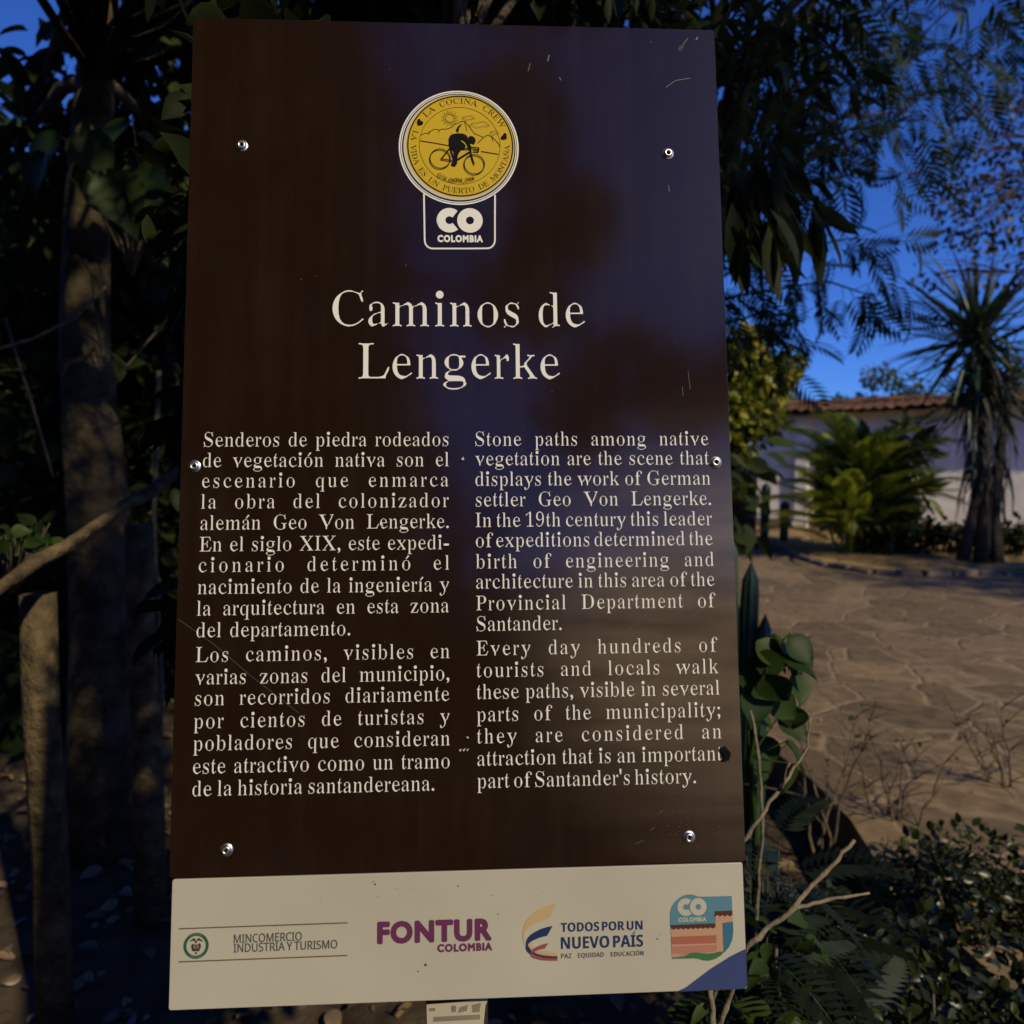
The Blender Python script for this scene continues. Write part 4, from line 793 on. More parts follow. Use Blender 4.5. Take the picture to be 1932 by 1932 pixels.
def brown_board():
    m = plastic('brown_board', (0.0145, 0.0072, 0.0048), 0.10, 0.5)
    nt = m.node_tree
    b = nt.nodes['Principled BSDF']
    tc = nt.nodes.new('ShaderNodeTexCoord')
    # streaky warm reflection painted into the base colour, strongest at the board's lower right
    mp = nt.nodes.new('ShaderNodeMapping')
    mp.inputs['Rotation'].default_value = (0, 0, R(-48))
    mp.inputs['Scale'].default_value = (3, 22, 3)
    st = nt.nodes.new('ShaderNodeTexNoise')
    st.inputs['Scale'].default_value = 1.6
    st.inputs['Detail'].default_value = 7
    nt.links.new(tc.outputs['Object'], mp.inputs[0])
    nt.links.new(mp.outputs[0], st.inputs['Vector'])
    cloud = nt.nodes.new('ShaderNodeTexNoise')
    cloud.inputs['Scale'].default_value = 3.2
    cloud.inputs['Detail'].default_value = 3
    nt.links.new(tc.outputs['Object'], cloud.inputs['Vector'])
    # distance from the middle of the painted reflection
    sheen_dist = nt.nodes.new('ShaderNodeVectorMath')
    sheen_dist.operation = 'DISTANCE'
    sheen_dist.inputs[1].default_value = (0.30, BASE_DROP - 0.70, 0)
    nt.links.new(tc.outputs['Object'], sheen_dist.inputs[0])
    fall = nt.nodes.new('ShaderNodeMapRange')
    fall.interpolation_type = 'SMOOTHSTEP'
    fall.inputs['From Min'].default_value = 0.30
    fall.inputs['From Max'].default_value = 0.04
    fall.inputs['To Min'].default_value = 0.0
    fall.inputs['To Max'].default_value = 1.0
    nt.links.new(sheen_dist.outputs['Value'], fall.inputs['Value'])
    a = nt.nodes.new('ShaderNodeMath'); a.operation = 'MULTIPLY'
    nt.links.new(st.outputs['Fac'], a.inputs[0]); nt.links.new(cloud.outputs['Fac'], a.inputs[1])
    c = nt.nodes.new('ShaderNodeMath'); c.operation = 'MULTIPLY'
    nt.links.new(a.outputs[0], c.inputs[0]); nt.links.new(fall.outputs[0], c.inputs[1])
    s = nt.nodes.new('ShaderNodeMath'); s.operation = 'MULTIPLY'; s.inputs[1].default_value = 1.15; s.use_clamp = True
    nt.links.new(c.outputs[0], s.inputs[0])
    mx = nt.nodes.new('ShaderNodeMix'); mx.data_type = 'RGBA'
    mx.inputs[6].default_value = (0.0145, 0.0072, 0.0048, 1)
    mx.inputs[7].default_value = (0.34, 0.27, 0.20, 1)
    # rain streaks and a thin uneven coat of dust over the whole face
    mp2 = nt.nodes.new('ShaderNodeMapping')
    mp2.inputs['Scale'].default_value = (26, 1.1, 3)
    dr = nt.nodes.new('ShaderNodeTexNoise')
    dr.inputs['Scale'].default_value = 1.5
    dr.inputs['Detail'].default_value = 6
    dr.inputs['Roughness'].default_value = 0.65
    nt.links.new(tc.outputs['Object'], mp2.inputs[0])
    nt.links.new(mp2.outputs[0], dr.inputs['Vector'])
    big = nt.nodes.new('ShaderNodeTexNoise')
    big.inputs['Scale'].default_value = 6.5
    big.inputs['Detail'].default_value = 9
    big.inputs['Roughness'].default_value = 0.7
    nt.links.new(tc.outputs['Object'], big.inputs['Vector'])
    pr = nt.nodes.new('ShaderNodeMath'); pr.operation = 'MULTIPLY'
    nt.links.new(dr.outputs['Fac'], pr.inputs[0]); nt.links.new(big.outputs['Fac'], pr.inputs[1])
    pw = nt.nodes.new('ShaderNodeMapRange')
    pw.inputs['From Min'].default_value = 0.22
    pw.inputs['From Max'].default_value = 0.55
    pw.inputs['To Min'].default_value = 0.0
    pw.inputs['To Max'].default_value = 0.030
    nt.links.new(pr.outputs[0], pw.inputs['Value'])
    sheen_dust = nt.nodes.new('ShaderNodeMath'); sheen_dust.operation = 'ADD'; sheen_dust.use_clamp = True  # painted reflection and real dust together
    nt.links.new(s.outputs[0], sheen_dust.inputs[0]); nt.links.new(pw.outputs[0], sheen_dust.inputs[1])
    s = sheen_dust
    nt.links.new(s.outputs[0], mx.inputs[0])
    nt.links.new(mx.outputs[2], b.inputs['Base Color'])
    return m


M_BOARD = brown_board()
M_CREAM = plastic('cream_print', (0.745, 0.735, 0.71), 0.2, 0.45)
M_STRIP = plastic('yellowed_strip', (0.41, 0.39, 0.335), 0.35, 0.35, dirt=0.10)
M_BACK = plastic('sign_back', (0.012, 0.010, 0.009), 0.3, 0.5)
M_POST = paint('brown_post', (0.030, 0.019, 0.012), 0.5, 0.4, var=0.3, scale=12)
M_STEEL = paint('bolt_steel', (0.78, 0.77, 0.74), 0.36, 0.5, metal=1.0, var=0.15, scale=300)
M_HOLE = paint('bolt_hole', (0.004, 0.004, 0.004), 0.6, 0.2)
M_YELLOW = plastic('sticker_yellow', (0.53, 0.36, 0.012), 0.3, 0.4, dirt=0.06)
M_STWHITE = plastic('sticker_white', (0.52, 0.48, 0.40), 0.3, 0.4, dirt=0.15)
M_BLACK = plastic('print_black', (0.005, 0.005, 0.006), 0.35, 0.12)
M_THIN = plastic('print_grey_line', (0.12, 0.09, 0.018), 0.3, 0.4)
M_PURPLE = plastic('print_purple', (0.115, 0.028, 0.085), 0.3, 0.35)
M_NAVY = plastic('print_navy', (0.016, 0.034, 0.10), 0.3, 0.35)
M_GREYTXT = plastic('print_slate', (0.075, 0.085, 0.082), 0.3, 0.35)
M_RULE = plastic('print_rule', (0.11, 0.085, 0.055), 0.3, 0.35)
M_GREEN = plastic('print_green', (0.025, 0.090, 0.062), 0.3, 0.35)
M_LGREEN = plastic('print_pale_green', (0.09, 0.15, 0.11), 0.3, 0.35)
M_DKBROWN = plastic('print_dark_brown', (0.050, 0.028, 0.018), 0.3, 0.35)
M_GREY = plastic('print_grey', (0.16, 0.15, 0.13), 0.3, 0.35)
M_SAND = plastic('print_sand', (0.43, 0.32, 0.17), 0.3, 0.35)
M_PEACH = plastic('print_peach', (0.42, 0.25, 0.17), 0.3, 0.35)
M_ROSE = plastic('print_rose', (0.24, 0.070, 0.070), 0.3, 0.35)
M_PLUM = plastic('print_plum', (0.075, 0.030, 0.050), 0.3, 0.35)
M_SKYB = plastic('print_sky_blue', (0.080, 0.20, 0.27), 0.3, 0.35)
M_BLUE2 = plastic('print_mid_blue', (0.040, 0.13, 0.20), 0.3, 0.35)
M_BRICK = plastic('print_brick', (0.31, 0.115, 0.075), 0.3, 0.35)
M_SALMON = plastic('print_salmon', (0.36, 0.17, 0.125), 0.3, 0.35)
M_ROOFP = plastic('print_roof', (0.075, 0.030, 0.028), 0.3, 0.35)
M_GRASSP = plastic('print_leaf_green', (0.045, 0.14, 0.060), 0.3, 0.35)
M_CORNER = plastic('print_corner_blue', (0.038, 0.055, 0.155), 0.3, 0.35)
M_PAPER = plastic('paper', (0.42, 0.385, 0.31), 0.8, 0.2, dirt=0.2)
M_SMUDGE = plastic('paper_print', (0.21, 0.19, 0.15), 0.8, 0.2, dirt=0.4)
M_SCRATCH = plastic('scratch', (0.085, 0.075, 0.065), 0.4, 0.4)
M_SCRATCHW = plastic('chipped_film', (0.50, 0.47, 0.42), 0.4, 0.4)
M_SPECK = plastic('dirt_speck', (0.06, 0.05, 0.04), 0.8, 0.2)

fonts = {}
for fname, rows_ in GLYPHS.items():
    fonts[fname] = {}
    for chx, (adv_, dat) in rows_.items():
        fonts[fname][chx] = (adv_ / 1000, [[tuple(int(t) / 1000 for t in p.split(',')) for p in con.split()] for con in dat.split(';')])
ACUTE = [(-.035, .0), (.015, .0), (.135, .125), (.125, .155), (.075, .16)]
TILDE = [(-.16, .02), (-.135, .02), (-.09, .06), (-.05, .058), (.05, .02), (.1, .025), (.16, .10), (.135, .10), (.09, .07), (.05, .072), (-.05, .11), (-.1, .105)]
DECOMP = {'á': 'a', 'é': 'e', 'í': 'ı', 'ó': 'o', 'Í': 'I', 'Ó': 'O', 'Ñ': 'N'}
SPACE = {'serif': .25, 'bold': .22, 'plain': .26, 'heavy': .3}


def glyph(font, ch):
    b = DECOMP.get(ch, ch)
    adv_, cons = fonts[font][b]
    cons = list(cons)
    if ch in DECOMP:
        xs = [p[0] for c in cons for p in c]
        mid = (min(xs) + max(xs)) / 2
        top_ = max(p[1] for c in cons for p in c) if ch.isupper() else .49
        k = 1.0 if font == 'serif' else 1.15
        mk = TILDE if ch == 'Ñ' else ACUTE
        cons.append([(mid + x * k, top_ + .03 + y * k) for x, y in mk])
    return adv_, cons


class Art:
    """flat print: filled outlines, each a hair above the one before"""
    def __init__(self, z0=0.0004):
        self.items = []
        self.z0 = z0

    def fill(self, contours, mat, z=None):
        self.items.append((contours, mat, z))

    def ribbon(self, pts, w, mat, closed=False, w2=None):
        P = [Vector((p[0], p[1])) for p in pts]
        n = len(P)
        Lf, Rt = [], []
        for i in range(n):
            a = P[(i - 1) % n] if (closed or i) else P[i]
            b = P[(i + 1) % n] if (closed or i < n - 1) else P[i]
            d1 = (P[i] - a); d2 = (b - P[i])
            d1 = d1.normalized() if d1.length > 1e-9 else d2.normalized()
            d2 = d2.normalized() if d2.length > 1e-9 else d1
            m_ = d1 + d2
            m_ = m_.normalized() if m_.length > .2 else d1
            nn = Vector((-m_.y, m_.x))
            k = 1 / max(.5, nn.dot(Vector((-d1.y, d1.x))))
            ww = w if w2 is None else w + (w2 - w) * i / (n - 1)
            Lf.append(P[i] + nn * ww / 2 * k); Rt.append(P[i] - nn * ww / 2 * k)
        if closed: self.fill([[tuple(p) for p in Lf], [tuple(p) for p in Rt]], mat)
        else: self.fill([[tuple(p) for p in Lf + Rt[::-1]]], mat)

    def build(self, name, parent, into=None):
        mats, V, Fc, MI = [], [], [], []
        for k, (cons, mat, z) in enumerate(self.items):
            if mat not in mats: mats.append(mat)
            cu = bpy.data.curves.new('tmp', 'CURVE')
            cu.dimensions = '2D'; cu.fill_mode = 'BOTH'
            for c in cons:
                sp_ = cu.splines.new('POLY')
                sp_.points.add(len(c) - 1)
                sp_.use_cyclic_u = True
                sp_.points.foreach_set('co', [q for p in c for q in (p[0] * 100, p[1] * 100, 0, 1)])
            ob = bpy.data.objects.new('tmp', cu)
            me = bpy.data.meshes.new_from_object(ob)
            zz = self.z0 + (k * 2.5e-5 if z is None else z)
            nb = len(V)
            V += [(v.co.x / 100 + OFF.x, v.co.y / 100 + OFF.y, zz) for v in me.vertices]
            for p in me.polygons:
                q = [i + nb for i in p.vertices]
                if p.normal.z < 0: q.reverse()
                Fc.append(tuple(q)); MI.append(mats.index(mat))
            bpy.data.objects.remove(ob); bpy.data.curves.remove(cu); bpy.data.meshes.remove(me)
        if into is not None:                              # wear lies in the surface of its board: same mesh
            old = into.data
            nv, nm = len(old.vertices), len(old.materials)
            mats = list(old.materials) + mats
            V = [tuple(v.co) for v in old.vertices] + V
            Fc, MI = [tuple(p.vertices) for p in old.polygons] + [tuple(i + nv for i in f) for f in Fc], [p.material_index for p in old.polygons] + [i + nm for i in MI]
        me = bpy.data.meshes.new(name)
        me.from_pydata(V, [], Fc)
        for m in mats: me.materials.append(m)
        if into is not None:
            me.polygons.foreach_set('material_index', MI)
            me.update()
            into.data = me
            return into
        me.polygons.foreach_set('material_index', MI)
        me.update()
        o = bpy.data.objects.new(name, me)
        COL.objects.link(o)
        o.parent = parent
        return o


def layout(font, s, em, letter=0.0, word=0.0):
    """glyph outlines set from x = 0 on a baseline"""
    x, out = 0.0, []
    for ch in s:
        if ch == ' ':
            x += (SPACE[font] + word + letter) * em
            continue
        a, cons = glyph(font, ch)
        out.append((x, [[(x + p[0] * em, p[1] * em) for p in c] for c in cons]))
        x += (a + letter) * em
    return out


def extent(gl):
    xs = [p[0] for _, cs in gl for c in cs for p in c]
    return min(xs), max(xs)


def justified(font, s, em, width):
    nw = s.count(' '); nl = len(s) - 1
    a, b = extent(layout(font, s, em))
    extra = (width - (b - a)) / em
    if nw == 0: return layout(font, s, em, extra / nl)
    per = min(extra / nw, .30)
    rest = extra - per * nw
    l = rest / (nl + 2 * nw)
    return layout(font, s, em, l, per + 2 * l)


def place(gl, x0, y0, sx=1.0, sy=1.0, ang=0.0):
    a, _ = extent(gl)
    ca, sa = math.cos(ang), math.sin(ang)
    res = []
    for _, cs in gl:
        for c in cs:
            res.append([(x0 + (p[0] - a) * sx * ca - p[1] * sy * sa, y0 + (p[0] - a) * sx * sa + p[1] * sy * ca) for p in c])
    return res


def fit(art, font, s, pl, pr, cap_px, mat, word=0.0, letter=0.0):
    """set a word between two marks of the photograph (baseline ends), with the capital height given as a third mark"""
    L_, R_ = Vector(local(*pl)), Vector(local(*pr))
    T_ = Vector(local(*cap_px))
    d = R_ - L_
    ang = math.atan2(d.y, d.x)
    cap = abs((T_ - L_).dot(Vector((-math.sin(ang), math.cos(ang)))))
    gl = layout(font, s, 1.0, letter, word)
    a, b = extent(gl)
    art.fill(place(gl, L_.x, L_.y, d.length / (b - a), cap / .715, ang), mat)


def frame(ox, oy, s):
    return lambda x, y: local(ox + x * s, oy + y * s)


# --- boards
def rounded(x0, x1, y0, y1, r, n=5):
    P = []
    for cx, cy, a0 in ((x1 - r, y1 - r, 0), (x0 + r, y1 - r, 90), (x0 + r, y0 + r, 180), (x1 - r, y0 + r, 270)):
        for k in range(n + 1):
            a = R(a0 + 90 * k / n)
            P.append((cx + r * math.cos(a), cy + r * math.sin(a)))
    return P


def slab(name, outline, z0, z1, mat, parent, bevel=.0006):
    n = len(outline)
    m_ = MB()
    m_.add([(x + OFF.x, y + OFF.y, z0) for x, y in outline] + [(x + OFF.x, y + OFF.y, z1) for x, y in outline],
           [tuple(reversed(range(n))), tuple(range(n, 2 * n))] + [(i, (i + 1) % n, n + (i + 1) % n, n + i) for i in range(n)])
    return m_.build(name, mat, parent, smooth=False, bevel=bevel)


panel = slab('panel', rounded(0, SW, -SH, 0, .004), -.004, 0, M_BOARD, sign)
strip = slab('logo_strip', rounded(.0030, SW - .0032, -FULL, -SH - .0016, .0025), -.0055, -.0008, M_STRIP, sign)
slab('backing_tray', rounded(.0012, SW - .0004, -FULL + .003, -.0012, .004), -.020, -.0062, M_BACK, sign)

# --- lettering
EM = 0.0226
x0c, x1c = .0380 * SW, .4783 * SW
x0d, x1d = .5272 * SW, .9612 * SW
art = Art()
ES = ["Senderos de piedra rodeados", "de vegetación nativa son el", "escenario que enmarca", "la obra del colonizador", "alemán Geo Von Lengerke.", "En el siglo XIX, este expedi-", "cionario determinó el",
      "nacimiento de la ingeniería y", "la arquitectura en esta zona", "del departamento.", "Los caminos, visibles en", "varias zonas del municipio,", "son recorridos diariamente", "por cientos de turistas y",
      "pobladores que consideran", "este atractivo como un tramo", "de la historia santandereana."]
EN = ["Stone paths among native", "vegetation are the scene that", "displays the work of German", "settler Geo Von Lengerke.", "In the 19th century this leader", "of expeditions determined the", "birth of engineering and", "architecture in this area of the",
      "Provincial Department of", "Santander.", "Every day hundreds of", "tourists and locals walk", "these paths, visible in several", "parts of the municipality;", "they are considered an", "attraction that is an important", "part of Santander's history."]
YES = [.5245, .5483, .5719, .5959, .6201, .6446, .6680, .6926, .7166, .7408, .7681, .7928, .8158, .8407, .8649, .8897, .9138]
YEN = [.5245, .5476, .5715, .5955, .6194, .6427, .6671, .6902, .7148, .7383, .7658, .7903, .8145, .8394, .8636, .8881, .9126]
for i, (s, y) in enumerate(zip(ES, YES)):
    xa = (.0400 - .0040 * min(1, i / 8)) * SW + (.001 if i > 9 else 0) * 0
    wd = {9: (.3047 - .0372) * SW, 16: (.4523 - .0369) * SW}.get(i, x1c - xa)
    art.fill(place(justified('serif', s, EM, wd), xa, -y * SH, 1, 1.03), M_CREAM, 0)
art.build('spanish_text', panel)
art = Art()
for i, (s, y) in enumerate(zip(EN, YEN)):
    xe = (.9590 + .0052 * (i / 16)) * SW
    wd = {9: (.6805 - .5278) * SW, 16: (.914 - .526) * SW}.get(i, xe - x0d)
    art.fill(place(justified('serif', s, EM, wd), x0d, -y * SH, 1, 1.03), M_CREAM, 0)
art.build('english_text', panel)
art = Art()
for s, xa, xb, y in (("Caminos de", .2665, .7334, .3817), ("Lengerke", .3148, .6847, .4447)):
    gl = layout('serif', s, 1.0)
    a, b = extent(gl)
    k = (xb - xa) * SW / (b - a)
    art.fill(place(gl, xa * SW, -y * SH, k, .0592), M_CREAM, 0)
art.build('title_text', panel)

# --- emblem frame and the country letters
E1 = frame(1500, 300, .38810)
ctr = Vector(E1(788, 725)); ru = (Vector(E1(1397, 725)) - Vector(E1(180, 725))).length / 2
art = Art()
circ = lambda c, r, n=96, a0=0, a1=360: [(c[0] + r * math.cos(R(a0 + (a1 - a0) * k / n)), c[1] + r * math.sin(R(a0 + (a1 - a0) * k / n))) for k in range(n + (0 if a1 - a0 == 360 else 1))]
lw = ru * .026
for r_, w_ in ((ru - lw / 2, lw), (ru * .955, lw * .6)):
    art.fill([circ(ctr, r_ + w_ / 2), circ(ctr, r_ - w_ / 2)], M_CREAM)
box = [E1(432, 1195), E1(436, 1500), E1(438, 1650)]
for k in range(1, 7): box.append(E1(438 + 80 * (1 - math.cos(R(15 * k))), 1665 + 85 * math.sin(R(15 * k))))
box += [E1(700, 1750), E1(900, 1750), E1(1070, 1748)]
for k in range(1, 7): box.append(E1(1075 + 76 * math.sin(R(15 * k)), 1663 + 85 * math.cos(R(15 * k))))
box += [E1(1151, 1500), E1(1153, 1205)]
art.ribbon(box, lw * 1.05, M_CREAM)


def big_co(art, F, cC, cO, ro, ri, mat):
    """the fat C and O of the country mark; C's mouth is cut on the slant by the O"""
    c = Vector(F(*cC)); o = Vector(F(*cO))
    r1 = (Vector(F(cO[0] + ro, cO[1])) - o).length; r2 = (Vector(F(cO[0] + ri, cO[1])) - o).length
    art.fill([circ(o, r1, 64), circ(o, r2, 40)], mat)
    C = []
    gap = r1 * 1.10
    for k in range(65):
        a = R(50 + 262 * k / 64)
        p = Vector((c.x + r1 * math.cos(a), c.y + r1 * math.sin(a)))
        C.append(tuple(p))
    inner = []
    for k in range(41):
        a = R(318 - 276 * k / 40)
        inner.append((c.x + r2 * math.cos(a), c.y + r2 * math.sin(a)))
    poly = C + inner
    out = []
    for p in poly:
        d = Vector(p) - o
        if d.length < gap: d = d.normalized() * gap
        out.append((o.x + d.x, o.y + d.y))
    art.fill([out], mat)


big_co(art, E1, (690, 1463), (898, 1465), 129, 41, M_CREAM)
fit(art, 'heavy', 'COLOMBIA', (1500 + 568 * .3881, 300 + 1680 * .3881), (1500 + 1028 * .3881, 300 + 1683 * .3881), (1500 + 568 * .3881, 300 + 1615 * .3881), M_CREAM, letter=-.01)
art.build('country_emblem', panel)

# --- round sticker with the cyclist
st_c = Vector(E1(803, 710)); st_r = (Vector(E1(1346, 710)) - Vector(E1(262, 710))).length / 2
K = st_r / 541
P2 = lambda x, y: E1(x, y)
stick = Art(.0006)
wc = Vector(E1(790, 722))
stick.fill([circ(wc, ru * .925)], M_STWHITE)
stick.fill([circ(st_c, st_r * 1.01)], M_YELLOW)
o_st = stick.build('round_sticker', panel)
art = Art(.0008)
art.fill([circ(st_c, st_r * .992), circ(st_c, st_r * .968)], M_BLACK)
ir = (Vector(E1(1208, 708)) - Vector(E1(385, 708))).length / 2
ic = Vector(E1(797, 708))
art.fill([circ(ic, ir * 1.0), circ(ic, ir * .990)], M_BLACK)


def arc_text(art, s, font, c, r, a0, a1, cap, mat, bottom=False, weight=1.0):
    """letters spread along an arc from angle a0 to a1 (degrees)"""
    em = cap / .675
    gl = layout(font, s, em, .16, .25)
    tot = extent(gl)
    for x, cs in gl:
        xs = [p[0] for cc in cs for p in cc]
        mid = (min(xs) + max(xs)) / 2
        t = (mid - tot[0]) / (tot[1] - tot[0])
        a = R(a0 + (a1 - a0) * t)
        for_c = []
        ca, sa = math.cos(a), math.sin(a)
        for cc in cs:
            q = []
            for p in cc:
                dx, dy = (p[0] - mid) * weight, p[1]
                if bottom:                                # letter tops point to the centre
                    rr = r - dy
                    q.append((c.x + ca * rr - sa * dx, c.y + sa * rr + ca * dx))
                else:
                    rr = r + dy
                    q.append((c.x + ca * rr + sa * dx, c.y + sa * rr - ca * dx))
            for_c.append(q)
        art.fill(for_c, mat, 0)


arc_text(art, 'LA COCINA CREW', 'serif', st_c, 450 * K, 138.5, 26.5, 62 * K, M_BLACK, weight=1.12)
arc_text(art, 'LA VIDA ES UN PUERTO DE MONTAÑA', 'serif', st_c, 502 * K, 162, 361, 56 * K, M_BLACK, bottom=True, weight=1.1)
for (hx, hy), rot in (((393, 476), 40), ((1250, 620), -52)):
    h = []
    for k in range(28):
        t = 2 * math.pi * k / 28
        x = 16 * math.sin(t) ** 3; y = 13 * math.cos(t) - 5 * math.cos(2 * t) - 2 * math.cos(3 * t) - math.cos(4 * t)
        a = R(rot); h.append(P2(hx + 2.1 * (x * math.cos(a) + (-y) * -math.sin(a)), hy + 2.1 * (x * math.sin(a) + (-y) * math.cos(a))))
    art.fill([h], M_BLACK)
art.build('ring_lettering', o_st)

art = Art(.0008)
L = lambda *pts: [P2(*p) for p in pts]
lt = 7 * K
art.ribbon(L((398, 605), (440, 585), (470, 582), (505, 560), (525, 548), (560, 542), (590, 552), (620, 540), (650, 543), (690, 532), (720, 520), (745, 490), (780, 480), (815, 462), (850, 462), (875, 495), (905, 530), (925, 560), (950, 590), (990, 605), (1040, 628)), lt, M_BLACK)
art.ribbon(L((975, 685), (1010, 655), (1030, 630), (1075, 602), (1120, 615), (1150, 645), (1175, 675), (1195, 695), (1200, 722)), lt, M_BLACK)
art.ribbon(L((845, 470), (860, 520), (870, 560)), lt * .8, M_BLACK)
art.ribbon(L((600, 545), (575, 580)), lt * .8, M_BLACK); art.ribbon(L((500, 565), (475, 600)), lt * .8, M_BLACK); art.ribbon(L((1120, 620), (1135, 665)), lt * .8, M_BLACK)
art.ribbon(L((395, 660), (540, 683), (690, 710)), lt * 1.3, M_BLACK); art.ribbon(L((1012, 768), (1100, 782), (1190, 797)), lt * 1.3, M_BLACK)
sc_ = Vector(P2(697, 433))
art.fill([circ(sc_, 46 * K, 40), circ(sc_, 40 * K, 40)], M_THIN)
for k in range(24):
    a = R(15 * k); r0_, r1_ = 54 * K, (86 if k % 2 else 70) * K
    art.ribbon([(sc_.x + r0_ * math.cos(a), sc_.y + r0_ * math.sin(a)), (sc_.x + r1_ * math.cos(a), sc_.y + r1_ * math.sin(a))], 4 * K, M_THIN)
for cx, cy, w_, h_ in ((885, 428, 60, 18), (1000, 497, 92, 24), (1145, 580, 40, 16)):
    art.ribbon([P2(cx + w_ * math.cos(R(10 * k)) * (1 + .12 * math.sin(R(50 * k))), cy + h_ * math.sin(R(10 * k)) * (1 + .3 * math.sin(R(40 * k)))) for k in range(36)], 4 * K, M_THIN, closed=True)
gl = layout('plain', 'la', 1.0)
for wtxt, xx, yy, x2, y2 in (('la', 620, 1050, 655, 1062), ('cocina', 685, 1078, 820, 1080), ('crew', 858, 1080, 950, 1056)):
    fit(art, 'plain', wtxt, (1500 + xx * .3881, 300 + yy * .3881), (1500 + x2 * .3881, 300 + y2 * .3881), (1500 + (xx - 2) * .3881, 300 + (yy - 46) * .3881), M_BLACK)
art.ribbon(L((660, 1068), (682, 1074)), lt * .7, M_BLACK); art.ribbon(L((826, 1086), (852, 1084)), lt * .7, M_BLACK)
art.fill([circ(Vector(P2(592, 1015)), 24 * K, 32), circ(Vector(P2(592, 1015)), 19 * K, 32)], M_THIN)
art.fill([circ(Vector(P2(592, 1015)), 11 * K, 24), circ(Vector(P2(592, 1015)), 6 * K, 24)], M_THIN)
# bicycle
for cx, cy in ((598, 845), (944, 903)):
    c = Vector(P2(cx, cy))
    art.fill([circ(c, 107 * K, 64), circ(c, 97 * K, 64)], M_BLACK)
bt = 13 * K
art.ribbon(L((608, 848), (700, 735), (735, 690)), bt, M_BLACK)
art.ribbon(L((608, 848), (745, 868)), bt * .9, M_BLACK)
art.ribbon(L((695, 690), (715, 780), (745, 868)), bt, M_BLACK)
art.ribbon(L((700, 735), (790, 742), (905, 745)), bt, M_BLACK)
art.ribbon(L((760, 862), (905, 772)), bt * 1.1, M_BLACK)
art.ribbon(L((905, 715), (910, 790), (925, 850), (944, 903)), bt, M_BLACK)
art.ribbon(L((905, 730), (990, 740), (985, 772), (930, 765)), bt, M_BLACK)
# rider: back, thighs, head, arms, legs
art.fill([L((688, 640), (700, 612), (728, 597), (775, 590), (825, 592), (858, 605), (880, 632), (892, 648), (886, 625), (905, 617), (935, 622), (956, 650), (958, 672), (948, 694), (920, 684), (905, 682), (903, 705), (912, 735), (900, 750),
            (885, 735), (876, 700), (856, 668), (832, 650), (800, 646), (790, 650), (815, 672), (842, 695), (860, 720), (850, 738), (815, 752), (785, 790), (775, 830), (768, 870), (772, 895), (752, 918), (722, 912), (712, 895), (732, 858), (742, 800), (738, 765), (715, 730), (692, 700))], M_BLACK)
art.fill([L((768, 560), (765, 540), (785, 515), (830, 486), (800, 520), (788, 545), (790, 572))], M_BLACK)
art.build('cyclist_drawing', o_st)

# --- logos on the strip
F2 = (600, 3350, .62112)
f2 = frame(*F2)
Z2 = -.0004
art = Art(Z2)
for (xa, ya), (xb, yb_) in (((152, 496), (1222, 458)), ((148, 706), (1220, 665))):
    art.ribbon([f2(xa, ya), f2(xb, yb_)], .0012, M_RULE)
F6 = frame(680, 3640, .08282)
cc = Vector(F6(988, 1025)); rr = (Vector(F6(1590, 1025)) - Vector(F6(385, 1025))).length / 2
art.fill([circ(cc, rr, 72), circ(cc, rr * .76, 64)], M_GREEN)
for a0, a1 in ((60, 120), (236, 304)):
    seg = circ(cc, rr * .92, 14, a0, a1) + circ(cc, rr * .84, 14, a0, a1)[::-1]
    art.fill([seg], M_LGREEN)
L6 = lambda *p: [F6(*q) for q in p]
art.fill([L6((655, 850), (760, 745), (870, 665), (935, 668), (960, 760), (995, 800), (1040, 740), (1060, 660), (1160, 672), (1330, 810), (1240, 815), (1150, 770), (1060, 790), (1015, 850), (1000, 910), (945, 905), (930, 820), (880, 775), (800, 790))], M_DKBROWN)
art.fill([L6((760, 1010), (820, 925), (880, 960), (1090, 960), (1140, 880), (1215, 960), (1220, 1080), (1150, 1250), (1080, 1300), (1000, 1260), (880, 1300), (800, 1250), (765, 1120))], M_DKBROWN)
art.fill([L6((840, 1040), (900, 1000), (1080, 1000), (1150, 1040), (1100, 1170), (870, 1170))], M_GREY)
art.fill([circ(Vector(F6(992, 1090)), rr * .06, 16)], M_DKBROWN)
art.fill([circ(Vector(F6(985, 1365)), rr * .085, 16)], M_DKBROWN)
p2 = lambda x, y: (F2[0] + x * F2[2], F2[1] + y * F2[2])
fit(art, 'plain', 'MINCOMERCIO', p2(500, 586), p2(932, 568), p2(499, 533), M_GREYTXT)
fit(art, 'plain', 'INDUSTRIA Y TURISMO', p2(499, 645), p2(1157, 618), p2(498, 592), M_GREYTXT, word=-.05)
art.build('ministry_logo', strip)
p3 = lambda x, y: (1400 + x * .36232, 3450 + y * .36232)
art = Art(Z2)
fit(art, 'heavy', 'FONTUR', p3(207, 726), p3(1452, 684), p3(205, 506), M_PURPLE, letter=-.035)
fit(art, 'heavy', 'COLOMBIA', p3(862, 824), p3(1460, 804), p3(860, 745), M_PURPLE, letter=-.01)
art.build('purple_logo', strip)
FB = frame(2020, 3520, .15528)
LB = lambda *p: [FB(*q) for q in p]
art = Art(Z2)
art.fill([LB((1070, 240), (900, 275), (740, 330), (580, 410), (440, 510), (330, 620), (250, 750), (200, 880), (182, 1000), (182, 1120), (205, 1230), (240, 1310), (225, 1180), (228, 1060), (260, 950), (330, 860), (430, 790), (560, 725), (720, 680), (810, 650), (880, 600), (930, 480), (990, 350))], M_SAND)
art.fill([LB((300, 1290), (330, 1260), (420, 1225), (420, 1300), (450, 1370), (440, 1420), (380, 1400))], M_SAND)
